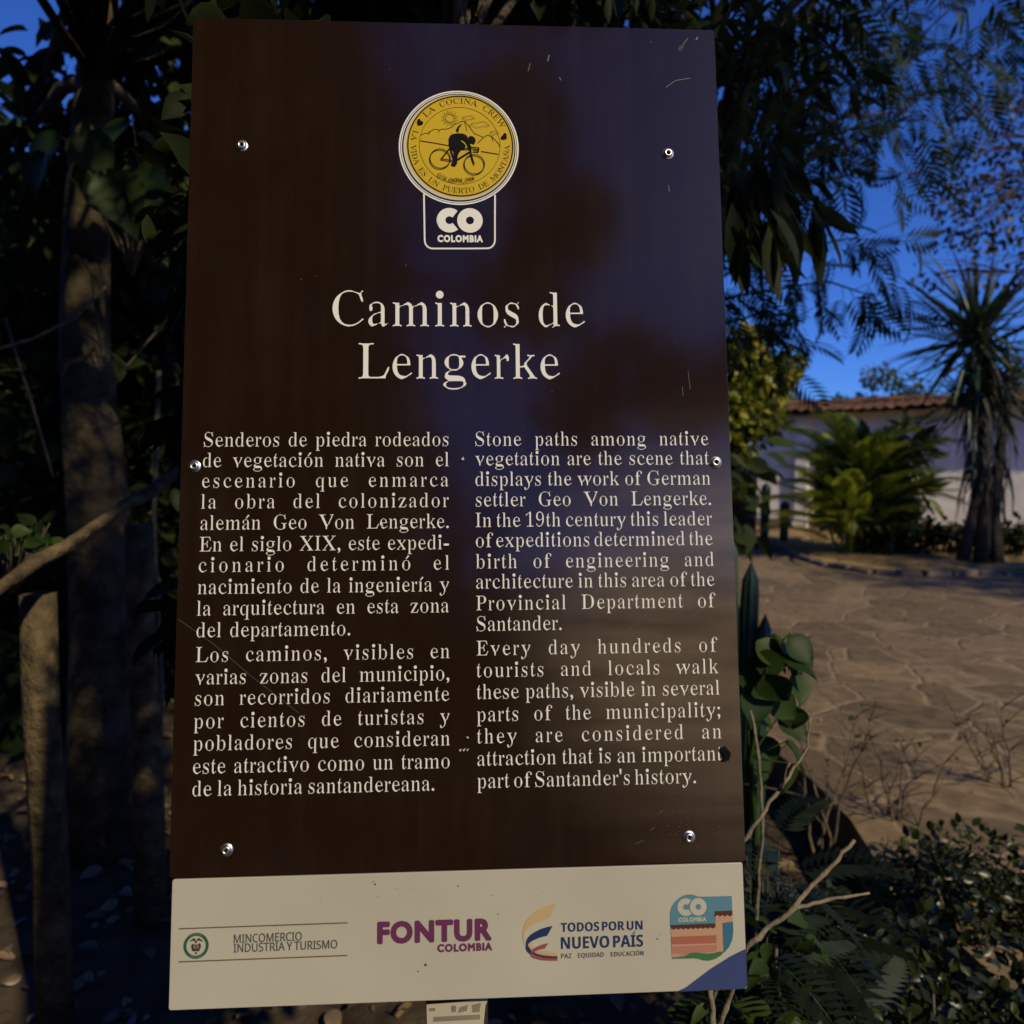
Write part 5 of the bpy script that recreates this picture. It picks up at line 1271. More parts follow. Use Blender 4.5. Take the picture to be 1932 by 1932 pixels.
art.fill([LB((945, 818), (800, 845), (640, 895), (500, 965), (400, 1030), (320, 1110), (280, 1180), (262, 1290), (258, 1380), (280, 1450), (330, 1505), (395, 1545), (420, 1480), (380, 1400), (330, 1340), (320, 1290), (360, 1240), (440, 1190), (560, 1135), (700, 1090), (800, 1070), (850, 990))], M_NAVY)
art.fill([LB((835, 1250), (700, 1280), (560, 1335), (450, 1395), (400, 1440), (380, 1500), (470, 1490), (560, 1440), (660, 1410), (745, 1390), (790, 1330))], M_ROSE)
art.fill([LB((380, 1500), (480, 1485), (560, 1525), (700, 1560), (880, 1580), (1068, 1582), (1068, 1640), (900, 1640), (700, 1620), (560, 1590), (440, 1545))], M_PLUM)
art.fill([LB((370, 1530), (450, 1560), (560, 1600), (700, 1625), (900, 1640), (1068, 1642), (1068, 1697), (900, 1700), (700, 1690), (560, 1665), (450, 1630), (390, 1585))], M_ROSE)
art.fill([LB((520, 1470), (640, 1450), (800, 1455), (1000, 1500), (1060, 1540), (1050, 1565), (880, 1570), (700, 1545), (580, 1510))], M_SAND)
p4 = lambda x, y: (2000 + x * .5176, 3400 + y * .5176)
fit(art, 'bold', 'TODOS POR UN', p4(386, 522), p4(1008, 503), p4(385, 454), M_NAVY, word=-.08)
fit(art, 'bold', 'NUEVO PAÍS', p4(387, 652), p4(1012, 632), p4(386, 562), M_NAVY, word=-.08)
fit(art, 'plain', 'PAZ', p4(388, 722), p4(466, 720), p4(388, 688), M_GREYTXT, letter=.08)
fit(art, 'plain', 'EQUIDAD', p4(517, 717), p4(712, 710), p4(517, 683), M_GREYTXT, letter=.08)
fit(art, 'plain', 'EDUCACIÓN', p4(767, 708), p4(1015, 698), p4(767, 675), M_GREYTXT, letter=.08)
art.build('slogan_logo', strip)
F5 = frame(2550, 3450, .23297)
L5 = lambda *p: [F5(*q) for q in p]
art = Art(Z2)
art.fill([L5((343, 830), (343, 640), (365, 530), (430, 430), (520, 355), (620, 315), (710, 312), (770, 328), (820, 350), (1000, 347), (1388, 338), (1396, 600), (1110, 600), (1108, 800))], M_SKYB)
art.fill([L5((352, 890), (1108, 880), (1112, 690), (1398, 660), (1408, 790), (1240, 790), (1240, 1290), (900, 1320), (700, 1300), (530, 1400), (375, 1400))], M_PEACH)
art.fill([L5((1226, 795), (1406, 768), (1412, 950), (1395, 1080), (1340, 1200), (1262, 1290), (1240, 1290))], M_BLUE2)
art.fill([L5((360, 1030), (1125, 1000), (1125, 1135), (365, 1160))], M_BRICK)
art.fill([L5((368, 1190), (1130, 1160), (1130, 1275), (900, 1300), (720, 1290), (600, 1330), (372, 1310))], M_SALMON)
rf = [(345, 830), (1108, 800), (1110, 885)]
for k in range(19): rf.append((1105 - k * 41.5, (890 if k % 2 else 862) + k * 1.3))
art.fill([L5(*rf)], M_ROOFP)
rf = [(1100, 595), (1396, 582), (1398, 668)]
for k in range(8): rf.append((1396 - k * 42, (686 if k % 2 else 655) + k * .5))
rf.append((1085, 690))
art.fill([L5(*rf)], M_ROOFP)
art.fill([L5((375, 1400), (525, 1398), (600, 1330), (500, 1360), (380, 1375))], M_LGREEN)
art.fill([L5((525, 1398), (600, 1345), (680, 1300), (760, 1290), (860, 1302), (980, 1312), (1080, 1300), (1180, 1275), (1262, 1278), (1200, 1345), (1100, 1405), (1000, 1432), (900, 1425), (830, 1402), (760, 1392))], M_GRASSP)
big_co(art, F5, (607, 525), (818, 520), 140, 46, M_STRIP)
fit(art, 'heavy', 'COLOMBIA', (2550 + 478 * .23297, 3450 + 775 * .23297), (2550 + 955 * .23297, 3450 + 760 * .23297), (2550 + 478 * .23297, 3450 + 706 * .23297), M_STRIP)
art.build('country_badge', strip)
art = Art(Z2)
cx_ = [local(2650, 3908), local(2690, 3890), local(2790, 3815), local(2870, 3765), local(2925, 3738)]
art.fill([cx_ + [(SW - .0033, cx_[-1][1] - .002), (SW - .0033, -FULL + .003), (SW - .006, -FULL + .0004), (cx_[0][0], -FULL + .0004)]], M_CORNER)
art.build('blue_corner', strip)

# --- wear: scratches, chips and specks
art = Art(.00025)
U = 4032 / 1932
lp = lambda *pts: [local(x * U, y * U) for x, y in pts]
for pts, w_ in ((((333, 1168), (400, 1215), (470, 1275), (560, 1345)), .0005), (((1298, 72), (1290, 82), (1284, 96)), .0006), (((1316, 70), (1313, 76)), .0012), (((1301, 148), (1275, 152), (1256, 165)), .0006), (((1284, 86), (1280, 96)), .0005),
                ((((1000, 120), (996, 135))), .0009), (((1036, 104), (1033, 116)), .0016), (((1055, 146), (1058, 152)), .0012), (((1260, 350), (1262, 362)), .0006), (((1330, 1060), (1180, 1190)), .0003), (((1345, 1135), (1300, 1165)), .0004), (((1080, 985), (1098, 1000)), .0004),
                (((1246, 1528), (1240, 1535)), .0008), (((1232, 1560), (1222, 1567)), .0006), (((1210, 1585), (1195, 1592)), .0007), (((1100, 985), (1140, 1020)), .0003), (((1150, 1215), (1090, 1270)), .0003), (((1285, 730), (1287, 748)), .0005), (((1296, 700), (1300, 735)), .0004)):
    art.ribbon(lp(*pts), w_, M_SCRATCH)
random.seed(5)
for _ in range(46):
    x, y = random.uniform(1235, 1350), random.uniform(1440, 1580)
    art.ribbon(lp((x, y), (x + random.uniform(1, 4), y + random.uniform(-3, 2))), .0005, M_SCRATCH)
for _ in range(40):
    x, y = random.uniform(380, 1330), random.uniform(80, 1600)
    art.ribbon(lp((x, y), (x + random.uniform(-3, 3), y + random.uniform(-4, 4))), random.uniform(.0003, .0007), M_SCRATCH)
for pts in (((868, 868), (872, 862), (874, 869)), ((862, 1415), (867, 1411), (866, 1417)), ((869, 1414), (875, 1410), (872, 1417)), ((876, 1414), (881, 1411), (879, 1416)), ((876, 1390), (880, 1388), (881, 1393)), ((717, 990), (720, 987), (721, 993))):
    art.fill([lp(*pts)], M_SCRATCHW)
art.fill([lp((1352, 1412), (1362, 1406), (1374, 1420), (1370, 1434), (1358, 1434), (1362, 1424))], M_BLACK)
art.build('panel', sign, into=panel)
art = Art(-.00045)
for x, y, r_ in ((700, 1664, .0008), (703, 1669, .0012), (798, 1821, .0016), (784, 1833, .0010), (1236, 1772, .0011), (1240, 1764, .0007), (745, 1677, .0006), (770, 1677, .0005), (709, 1692, .0007), (925, 1690, .0006), (935, 1725, .0009), (600, 1700, .0005), (1010, 1690, .0005), (515, 1748, .0005), (860, 1672, .0008)):
    c = Vector(local(x * U, y * U))
    art.fill([[(c.x + r_ * random.uniform(.6, 1.1) * math.cos(R(45 * k)), c.y + r_ * random.uniform(.6, 1.1) * math.sin(R(45 * k))) for k in range(8)]], M_SPECK)
art.build('logo_strip', sign, into=strip)

# --- bolts: domed ring heads with a dark hollow
for (u, v) in ((952, 575), (2628, 606), (762, 1836), (2813, 1821), (884, 3346), (2704, 3296)):
    x, y = local(u, v)
    prof = [(.0068, .0000), (.0069, .0006), (.0060, .0010), (.0047, .0014), (.0045, .0026), (.0040, .0034), (.0032, .0037), (.0024, .0034), (.0019, .0026)]
    V, Fc = [], []
    nn = 28
    for r_, z in prof:
        for k in range(nn):
            a = 2 * math.pi * k / nn
            V.append((x + OFF.x + r_ * math.cos(a), y + OFF.y + r_ * math.sin(a), z))
    for j in range(len(prof) - 1):
        for k in range(nn):
            Fc.append((j * nn + k, j * nn + (k + 1) % nn, (j + 1) * nn + (k + 1) % nn, (j + 1) * nn + k))
    b = MB(); b.add(V, Fc)
    bo = b.build('bolt', M_STEEL, sign)
    V, Fc = [], []
    for r_, z in ((.0019, .0026), (.0018, .0009)):
        for k in range(nn):
            a = 2 * math.pi * k / nn
            V.append((x + OFF.x + r_ * math.cos(a), y + OFF.y + r_ * math.sin(a), z))
    Fc = [(k, (k + 1) % nn, nn + (k + 1) % nn, nn + k) for k in range(nn)] + [tuple(range(nn, 2 * nn))]
    b = MB(); b.add(V, Fc)
    b.build('hollow', M_HOLE, bo)

# --- post behind the boards, with a torn paper notice on it
xl, yl = local(1662, 3960); xr, _ = local(1912, 3960)
b = MB(); b.box((xl + OFF.x, 0, -.085), (xr + OFF.x, BASE_DROP - .06, -.0205))
post = b.build('post', M_POST, sign, smooth=False, bevel=.004)
art = Art(-.0200)
pp = [local(1664, 4000), local(1720, 3996), local(1800, 3990), local(1860, 3978), local(1908, 3975), local(1912, 3980), local(1902, 4005), local(1896, 4060), local(1890, 4200), local(1780, 4215), local(1668, 4205)]
art.fill([pp], M_PAPER)
for pts in (((1672, 4016), (1698, 4014), (1700, 4026), (1674, 4028)), ((1762, 4005), (1784, 4004), (1782, 4030), (1764, 4032)), ((1796, 4012), (1832, 4000), (1826, 4026), (1790, 4034)), ((1846, 4002), (1884, 3992), (1878, 4030), (1848, 4032)), ((1690, 4050), (1880, 4040), (1880, 4060), (1690, 4070)), ((1690, 4090), (1870, 4080), (1870, 4100), (1690, 4110))):
    art.fill([[local(*p) for p in pts]], M_SMUDGE)
art.build('paper_notice', post)

# ------------------------------------------------------------------ trees and plants right of the sign
def uvc(L):
    return [(W(u, v, Y), r, n) for u, v, Y, r, n in L]


# dark mango tree: trunk behind the sign, crown over its top and right edge
mango = [(1330, -40, 3.6, .5, 130), (1450, 40, 3.4, .45, 120), (1560, -60, 3.8, .45, 100), (1400, 190, 3.3, .38, 120), (1480, 170, 3.6, .36, 80),
         (1400, 330, 3.1, .28, 85), (1390, 410, 2.8, .2, 50), (1180, -60, 3.5, .5, 110), (1020, -80, 3.6, .5, 110), (860, -70, 3.4, .5, 110), (700, -80, 3.3, .5, 110), (1100, 60, 4.3, .6, 100), (900, 60, 4.4, .6, 100), (1280, 120, 4.2, .5, 100),
         (1600, -150, 4.4, .6, 100), (1900, -130, 5.0, .6, 90)]
tree('mango_tree', 'dark mango tree reaching over the top right corner of the brown sign', 'tree',
     [(0.75, 4.6, GZ), (0.8, 4.55, .8), (0.95, 4.4, 1.9), (1.1, 4.2, 2.8), (1.2, 4.0, 3.6)], .13, .07, [(c, r, int(k * 1.2)) for c, r, k in uvc(mango)], LANCE, .145, M_LEAF_MANGO, M_DARKBARK, roll=.5)
# hanging spray of long leaves beside the sign's edge
sp = []
for u, v, Y, k in ((1395, 405, 2.3, 14), (1440, 420, 2.35, 12), (1490, 400, 2.5, 12), (1535, 390, 2.7, 10), (1400, 330, 2.6, 12), (1460, 320, 2.7, 12)):
    for _ in range(k): sp.append(tuple(W(u + random.uniform(-22, 22), v + random.uniform(-30, 25), Y + random.uniform(-.1, .1))))
D = np.column_stack([rng.normal(.32, .28, len(sp)), rng.normal(0, .3, len(sp)), np.full(len(sp), -1.0)])
spray = leaves('drooping_leaves', LANCE, np.array(sp) - np.array(bpy.data.objects['mango_tree'].location), D, rng.uniform(.13, .24, len(sp)), M_LEAF_SHADE, None, roll=.8)
spray.parent = bpy.data.objects['mango_tree']

# feathery mimosa: thin boughs from behind the sign with fronds hanging against the sky
mi = empty('mimosa_tree', Vector((1.2, 6.2, GZ)), 'feathery mimosa with thin fronds hanging against the blue sky', 'tree')
mb_ = MB(); base = Vector(mi.location)
mb_.tube([Vector(p) - base for p in ((1.2, 6.2, GZ), (1.15, 6.1, 1.0), (1.3, 5.9, 2.2), (1.35, 5.7, 3.1))], [.10, .09, .075, .05], 10, wob=.06)
mb_.build('trunk', M_DARKBARK, mi)
boughs = [[(1290, 600, 5.2), (1380, 560, 5.0), (1470, 545, 4.9), (1560, 530, 4.9), (1650, 560, 4.8), (1690, 610, 4.8)], [(1300, 560, 5.0), (1400, 500, 4.9), (1500, 470, 4.9), (1600, 450, 5.0), (1700, 455, 5.0)],
          [(1280, 500, 4.8), (1400, 400, 4.7), (1520, 350, 4.7), (1640, 320, 4.8), (1740, 330, 4.8)], [(1300, 660, 5.2), (1380, 640, 5.1), (1450, 640, 5.1), (1500, 680, 5.1)],
          [(1280, 400, 4.7), (1450, 270, 4.8), (1600, 220, 4.9), (1720, 210, 5.0), (1800, 250, 5.0)], [(1500, 160, 5.4), (1650, 100, 5.5), (1780, 90, 5.6), (1900, 130, 5.8)], [(1290, 620, 5.3), (1370, 610, 5.2), (1440, 590, 5.1), (1530, 600, 5.0)]]
bb = MB(); P, D = [], []
for bo in boughs:
    pts = [W(*q) for q in bo]
    st = min([Vector((1.3, 5.9, 2.2)), Vector((1.35, 5.7, 3.1))], key=lambda p: (p - pts[0]).length)
    pl = [st] + pts
    bb.tube([p - base for p in pl], [.018 - .016 * i / (len(pl) - 1) for i in range(len(pl))], 6, wob=.08)
    for i in range(len(pts) - 1):
        for _ in range(8):
            p = pts[i].lerp(pts[i + 1], random.random())
            e = p + Vector((random.gauss(0, .07), random.gauss(0, .1), random.gauss(0, .06)))
            bb.tube([p - base, e - base], [.003, .002], 4)
            P.append(tuple(e)); dd = (pts[i + 1] - pts[i]).normalized()
            D.append((dd.x * .5 + random.gauss(.15, .45), random.gauss(0, .5), -0.55 + random.gauss(0, .4)))
for u, v, Y, r, n_ in ((1530, 60, 4.4, .5, 46), (1620, 20, 4.6, .5, 44), (1720, 0, 4.8, .55, 44), (1830, -10, 5.0, .55, 44), (1930, 20, 5.2, .5, 40), (1560, 170, 4.5, .42, 40), (1650, 130, 4.7, .42, 36), (1760, 90, 5.0, .4, 26), (1880, 90, 5.2, .4, 24),
                       (1470, 290, 4.3, .4, 26), (1540, 270, 4.5, .4, 20), (1640, 240, 4.8, .36, 26), (1720, 190, 5.0, .32, 18), (1400, 300, 4.2, .4, 40), (1400, 150, 4.2, .5, 46)):
    c = W(u, v, Y)
    pl = limb(bb, min([Vector((1.3, 5.9, 2.2)), Vector((1.35, 5.7, 3.1))], key=lambda p: (p - c).length) - base, c - base, .016, .004, .12, 6, 7)
    for _ in range(int(n_ * (.8 if u < 1500 else .4))):
        e = c + Vector((random.gauss(0, 1), random.gauss(0, 1), random.gauss(0, .8))).normalized() * r * random.random() ** .5
        if random.random() < .4: bb.tube([pl[-1], (pl[-1] + (e - base)) / 2 + Vector((0, 0, .03)), e - base], [.003, .0025, .0015], 4)
        P.append(tuple(e)); D.append((random.gauss(.25, .6), random.gauss(0, .6), -0.35 + random.gauss(0, .5)))
bb.build('branches', M_DARKBARK, mi)
leaves('fronds', FEATHER, P, D, rng.uniform(.17, .34, len(P)), M_LEAF_MIMOSA, mi, roll=.5)

# half dead tree at the right edge
dry = [(1830, 300, 6.6, .5, 135), (1900, 250, 6.8, .6, 153), (1880, 380, 6.5, .5, 153), (1940, 420, 6.7, .55, 135), (1800, 370, 6.4, .35, 54), (1860, 180, 7.0, .5, 81), (1960, 150, 7.2, .7, 144), (1830, 440, 6.4, .3, 54), (2020, 330, 6.8, .8, 180),
       (1760, 520, 6.6, .25, 21), (1900, 500, 6.6, .45, 54), (2080, 480, 7, .8, 144), (2100, 180, 7.2, .9, 180)]
tree('dry_tree', 'half dead tree with sparse brown leaves at the right edge', 'tree',
     [(8.4, 9.8, 0), (8.3, 9.7, 1.4), (8.0, 9.5, 2.8), (7.6, 9.3, 4.0), (7.2, 9.2, 5.2)], .12, .05, [(c, r * 1.35, int(k * 1.15)) for c, r, k in uvc([(u, v, Y * 1.36, r, k) for u, v, Y, r, k in dry])], OVATE, .085, M_LEAF_DRY, M_DARKBARK, twigs=12)

# yucca with a skirt of dead leaves
yb = G(1850, 1072)
yu = empty('yucca', yb, 'tall spiky yucca with a skirt of hanging dead leaves before the white wall', 'plant')
Ty = yb.y
heads = [(W(1842, 635, Ty), 1.3, 150), (W(1900, 700, Ty + .2), .7, 80), (W(1830, 740, Ty), .8, 90)]
mb_ = MB()
mb_.tube([(0, 0, -.05), (.03, 0, 1.0), (-.04, 0, 2.2), heads[0][0] - yb], [.12, .09, .075, .06], 10, wob=.1)
mb_.tube([(-.25, .1, -.05), (-.14, .06, .7), (-.03, 0, 1.5)], [.10, .08, .07], 8, wob=.1)
mb_.tube([(.28, .05, -.05), (.2, .04, .8), (.3, .1, 1.8), heads[1][0] - yb], [.11, .09, .07, .05], 8, wob=.1)
mb_.build('trunk', M_DARKBARK, yu)
P, D, S = [], [], []
for c, s, k in heads:
    for _ in range(k):
        q = Vector((random.gauss(0, 1), random.gauss(0, 1), random.gauss(.15, .75))).normalized()
        P.append(tuple(c + Vector((0, 0, random.uniform(-.3, .25)))));  D.append(tuple(q)); S.append(s * random.uniform(.8, 1.25))
leaves('leaves', SWORD, P, D, np.array(S), M_LEAF_YUCCA, yu, roll=.25)
P, D, S = [], [], []
for _ in range(190):
    t = random.random()
    c = yb.lerp(heads[0][0], .36 + .6 * t) + Vector((random.gauss(0, .06), random.gauss(0, .06), 0))
    if random.random() < .3: c = (yb + Vector((.2, .04, 0))).lerp(heads[1][0], .3 + .65 * t)
    a = random.uniform(0, 2 * math.pi); o_ = .45 + .6 * t
    o_ = .35 + .6 * random.random()
    P.append(tuple(c)); D.append((math.cos(a) * o_, math.sin(a) * o_, -1 + t * .5)); S.append(random.uniform(.5, .95))
leaves('dead_leaves', SWORD_DEAD, P, D, np.array(S), M_LEAF_DEAD, yu, roll=.2)

# areca palm
ab = G(1612, 1052)
ar = empty('areca_palm', ab, 'bushy yellow green palm in the planting bed before the white house', 'palm')
mb_ = MB()
P, D, U, S = [], [], [], []
for i in range(96):
    a = random.uniform(0, 2 * math.pi); rr = random.uniform(0, .3)
    p0 = Vector((math.cos(a) * rr, math.sin(a) * rr, -.02))
    lean = abs(random.gauss(.0, .30)) + .03; h = random.uniform(.3, 1.75) if lean < .3 else random.uniform(.15, 1.0)
    out = Vector((math.cos(a), math.sin(a), 0))
    p1 = p0 + out * lean * h * .6 + Vector((0, 0, h))
    if i < 22: mb_.tube([p0, p0.lerp(p1, .5) - out * .03, p1], [.028, .024, .014], 7)
    P.append(tuple(p1 + ab)); d = (Vector((0, 0, 1)) + out * lean).normalized()
    D.append(tuple(d)); U.append(tuple(-out * .9 + Vector((0, 0, .5)))); S.append(random.uniform(.82, 1.2))
mb_.build('stems', M_LEAF_PALM, ar)
leaves('fronds', PALM, P, D, np.array(S), M_LEAF_PALM, ar, up=np.array(U), roll=.15)
cl = []
for _ in range(26):
    hh = random.uniform(.25, 2.0); a = random.uniform(0, 6.283); q = random.uniform(0, .75) * (1.15 - .25 * abs(hh - 1.0))
    cl.append(((ab.x + .34 + q * math.cos(a), ab.y + q * math.sin(a), hh), .32, 60))
P, D = puffs(cl)
D[:, 2] += .55
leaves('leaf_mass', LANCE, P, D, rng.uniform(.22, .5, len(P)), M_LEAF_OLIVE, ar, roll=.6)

# tall leafy shrub beside the sign, overgrown trunk below
sb = Vector((4.35, 14.2, 0))
shr = [(W(1395, 700, 13.6), .55, 240), (W(1440, 720, 13.8), .5, 200), (W(1380, 760, 13.4), .5, 200), (W(1430, 790, 13.6), .45, 170), (W(1470, 700, 14), .35, 90), (W(1345, 690, 13.6), .6, 200), (W(1400, 650, 13.8), .4, 120), (W(1490, 680, 14), .22, 36), (W(1350, 800, 13.4), .5, 120),
       (W(1392, 850, 13.4), .35, 90), (W(1385, 910, 13.4), .3, 70)]
tree('tall_shrub', 'tall yellow green shrub with an overgrown trunk beside the right sign edge', 'shrub',
     [sb, sb + Vector((-.05, 0, .8)), sb + Vector((-.12, 0, 1.8)), sb + Vector((-.1, 0, 2.7)), sb + Vector((0, 0, 3.3))], .26, .12, shr, OVATE, .19, M_LEAF_YELLOW, M_BARK)
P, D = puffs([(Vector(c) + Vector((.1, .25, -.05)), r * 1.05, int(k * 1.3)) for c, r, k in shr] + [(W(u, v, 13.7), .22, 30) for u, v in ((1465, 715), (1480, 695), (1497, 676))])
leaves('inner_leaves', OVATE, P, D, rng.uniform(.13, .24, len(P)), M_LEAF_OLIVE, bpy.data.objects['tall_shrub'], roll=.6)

# columnar cacti
def cactus(name, label, base, stems, ribs=7):
    root = empty(name, base, label, 'cactus', 'columnar cacti')
    for (dx, dy, h, r, lean) in stems:
        V, Fc = [], []
        nn = ribs * 4
        segs = 16
        for j in range(segs + 1):
            t = j / segs
            rr = r * (0.85 + .15 * min(1, t * 3)) * (math.sqrt(max(0, 1 - ((t - .9) / .1) ** 2)) if t > .9 else 1) * (1 + .05 * math.sin(t * 17 + dx * 40))
            for k in range(nn):
                a = 2 * math.pi * k / nn
                q = rr * (1 + .16 * math.cos(a * ribs)) if t < 1 else .001
                V.append((dx + lean * t * t * h + q * math.cos(a), dy + q * math.sin(a), h * t))
        for j in range(segs):
            for k in range(nn):
                Fc.append((j * nn + k, j * nn + (k + 1) % nn, (j + 1) * nn + (k + 1) % nn, (j + 1) * nn + k))
        b = MB(); b.add(V, Fc); b.build('stem', M_CACTUS, root)
    return root


cb = Vector((1.02, 3.15, GZ))
cactus('columnar_cactus', 'dark ribbed cactus columns rising close beside the right sign edge', cb,
       [(-.06, .0, 1.50, .032, -.02), (.005, .03, 1.36, .034, .01), (-.10, .08, 1.62, .032, -.03), (.045, -.02, 1.14, .03, .02), (-.02, .15, 1.2, .03, .0)])
cactus('columnar_cactus', 'pale distant cactus columns standing before the house doorway', Vector((4.75, 14.6, .08)),
       [(0, 0, 1.5, .09, 0), (.3, .1, 1.15, .08, .02), (-.3, .1, 1.3, .09, -.02), (.62, -.1, .8, .08, .02)])

# heart-leaved climber on the near cactus
vb = W(1435, 1500, 1.75); vb.z = GZ
vi = empty('leafy_climber', vb, 'broad heart leaved climber hanging beside the right sign edge', 'plant')
mb_ = MB(); P, D = [], []
stem = [vb - vb, W(1425, 1560, 1.7) - vb, W(1415, 1430, 1.65) - vb, W(1440, 1300, 1.6) - vb, W(1455, 1230, 1.6) - vb, W(1490, 1195, 1.6) - vb]
mb_.tube(stem, [.008, .007, .006, .005, .004, .002], 6)
for (u, v, y_) in ((1425, 1215, 1.6), (1455, 1200, 1.62), (1485, 1205, 1.6), (1500, 1225, 1.6), (1430, 1255, 1.58), (1445, 1270, 1.55), (1415, 1245, 1.62), (1475, 1250, 1.57), (1500, 1270, 1.6), (1425, 1300, 1.6), (1455, 1310, 1.65), (1480, 1400, 1.6),
                   (1410, 1340, 1.7), (1470, 1350, 1.75), (1440, 1390, 1.8), (1500, 1330, 1.7), (1420, 1420, 1.75), (1490, 1440, 1.7)):
    p = W(u, v, y_)
    P.append(tuple(p)); D.append((random.gauss(.35, .5), random.gauss(-.4, .35), random.gauss(-.55, .3)))
    mb_.tube([min(stem, key=lambda s: (s + vb - p).length), p - vb], [.002, .0015], 4)
mb_.build('stem', M_LEAF_VINE, vi)
leaves('leaves', HEART, P, D, rng.uniform(.060, .085, len(P)), M_LEAF_VINE, vi, up=np.tile((0, -.7, .7), (len(P), 1)), roll=.35)

# bare branches crossing from behind the sign
def bare(name, label, paths, mat, cat='branch', group=None):
    base = W(*paths[0][0][0])
    base = Vector(base)
    b = MB()
    for pts, r0, r1 in paths:
        q = [W(*p) - base for p in pts]
        nq = len(q)
        fine = []
        for i in range(nq - 1):
            for k in range(5): fine.append(q[i].lerp(q[i + 1], k / 5) + Vector((random.gauss(0, .0016), random.gauss(0, .002), random.gauss(0, .0016))))
        fine.append(q[-1])
        nf = len(fine)
        b.tube(fine, [(r0 + (r1 - r0) * i / (nf - 1)) * (1.25 if i % 5 == 0 and 0 < i < nf - 1 else 1) for i in range(nf)], 8, wob=.12)
    o = b.build(name, mat)
    o.location = base
    return tag(o, label, cat, group)


bare('bare_branch', 'pale bare forked branch sticking out beside the lower right sign corner', [([(1330, 1900, 1.15), (1385, 1820, 1.12), (1430, 1765, 1.13), (1500, 1712, 1.15), (1555, 1645, 1.18), (1612, 1585, 1.2)], .0046, .0032), ([(1495, 1716, 1.15), (1560, 1700, 1.17), (1640, 1685, 1.2)], .0035, .002)], M_TWIG, group='bare branches')
bare('bare_branch', 'pale bare branch slanting up from behind the sign toward the path', [([(1370, 1620, 1.3), (1410, 1575, 1.3), (1465, 1500, 1.32), (1520, 1420, 1.36), (1532, 1345, 1.4)], .0042, .002), ([(1470, 1492, 1.32), (1490, 1440, 1.3)], .003, .002)], M_TWIG, group='bare branches')
bare('bare_branch', 'thin upright pale stem close along the right sign edge', [([(1425, 1980, 1.5), (1428, 1700, 1.5), (1440, 1560, 1.5), (1432, 1430, 1.52), (1415, 1340, 1.55)], .004, .003)], M_TWIG, group='bare branches')
bare('bare_branch', 'forked pale stem under the bottom right sign corner', [([(1345, 2010, 1.0), (1343, 1930, 1.0), (1340, 1860, 1.0)], .005, .004), ([(1343, 1960, 1.0), (1370, 1900, 1.0), (1390, 1850, 1.0)], .004, .003), ([(1343, 1985, 1.0), (1300, 1945, 1.02)], .004, .002)], M_TWIG, group='bare branches')


def twiggy(name, label, root_uv, h, n, mat, group, lv=None, spread=.35, dens=1.0):
    base = G(*root_uv, GZ)
    rt = empty(name, base, label, 'shrub', group)
    b = MB(); P, D = [], []
    for i in range(n):
        a = random.uniform(0, 2 * math.pi)
        e = Vector((math.cos(a) * spread * random.random(), math.sin(a) * spread * random.random(), h * random.uniform(.6, 1.05)))
        pts = limb(b, (random.gauss(0, .03), random.gauss(0, .03), 0), e, .0075, .0022, .09, 6, 8)
        for k in range(3, 9):
            for _ in range(2):
                if random.random() < .75:
                    q = pts[k] + Vector((random.gauss(0, .11), random.gauss(0, .11), random.uniform(.02, .17)))
                    tw = limb(b, pts[k], q, .003, .0012, .15, 4, 3)
                    for z in tw[1:]:
                        if lv and random.random() < dens:
                            P.append(tuple(z + base)); D.append((random.gauss(0, 1), random.gauss(0, 1), random.gauss(.1, .5)))
    b.build('twigs', mat, rt)
    if lv: leaves('leaves', lv[0], P, D, rng.uniform(.6, 1.2, len(P)) * lv[1], lv[2], rt, roll=.6)
    return rt


twiggy('twiggy_shrub', 'dry leafless shrub standing before the paving in the middle', (1690, 1640), .78, 6, M_DRYTWIG, 'dry shrubs by the path', (OVATE, .03, M_LEAF_DARK), .3, .05)
twiggy('twiggy_shrub', 'dry twiggy shrub by the path at the right edge', (1900, 1560), .62, 5, M_DRYTWIG, 'dry shrubs by the path', (OVATE, .03, M_LEAF_DARK), .35, .10)
twiggy('twiggy_shrub', 'tangle of thin dry stems right behind the pale forked branch', (1545, 1640), .70, 5, M_DRYTWIG, 'dry shrubs by the path', (OVATE, .03, M_LEAF_VINE), .3, .12)

# glossy low bushes lower right
def bush(name, label, c, rad, n, tpl, size, mat, group=None, stems=7, roll=.7, flat=.8):
    c = Vector(c)
    rt = empty(name, (c.x, c.y, GZ), label, 'shrub', group)
    b = MB()
    cl = []
    for i in range(stems):
        a = 2 * math.pi * i / stems + random.uniform(-.4, .4)
        e = Vector((math.cos(a) * rad * random.uniform(.2, .8), math.sin(a) * rad * random.uniform(.2, .8), (c.z - GZ) * random.uniform(.7, 1.15)))
        limb(b, (0, 0, 0), e, .009, .003, .12, 5, 5)
        cl.append((e + Vector((c.x, c.y, GZ)), rad * .5, n // stems))
    b.build('stems', M_DRYTWIG, rt)
    P, D = puffs(cl)
    keep = P[:, 2] > GZ
    P, D = P[keep], D[keep]
    leaves('foliage', tpl, P, D, rng.uniform(.6, 1.25, len(P)) * size, mat, rt, roll=roll)
    return rt


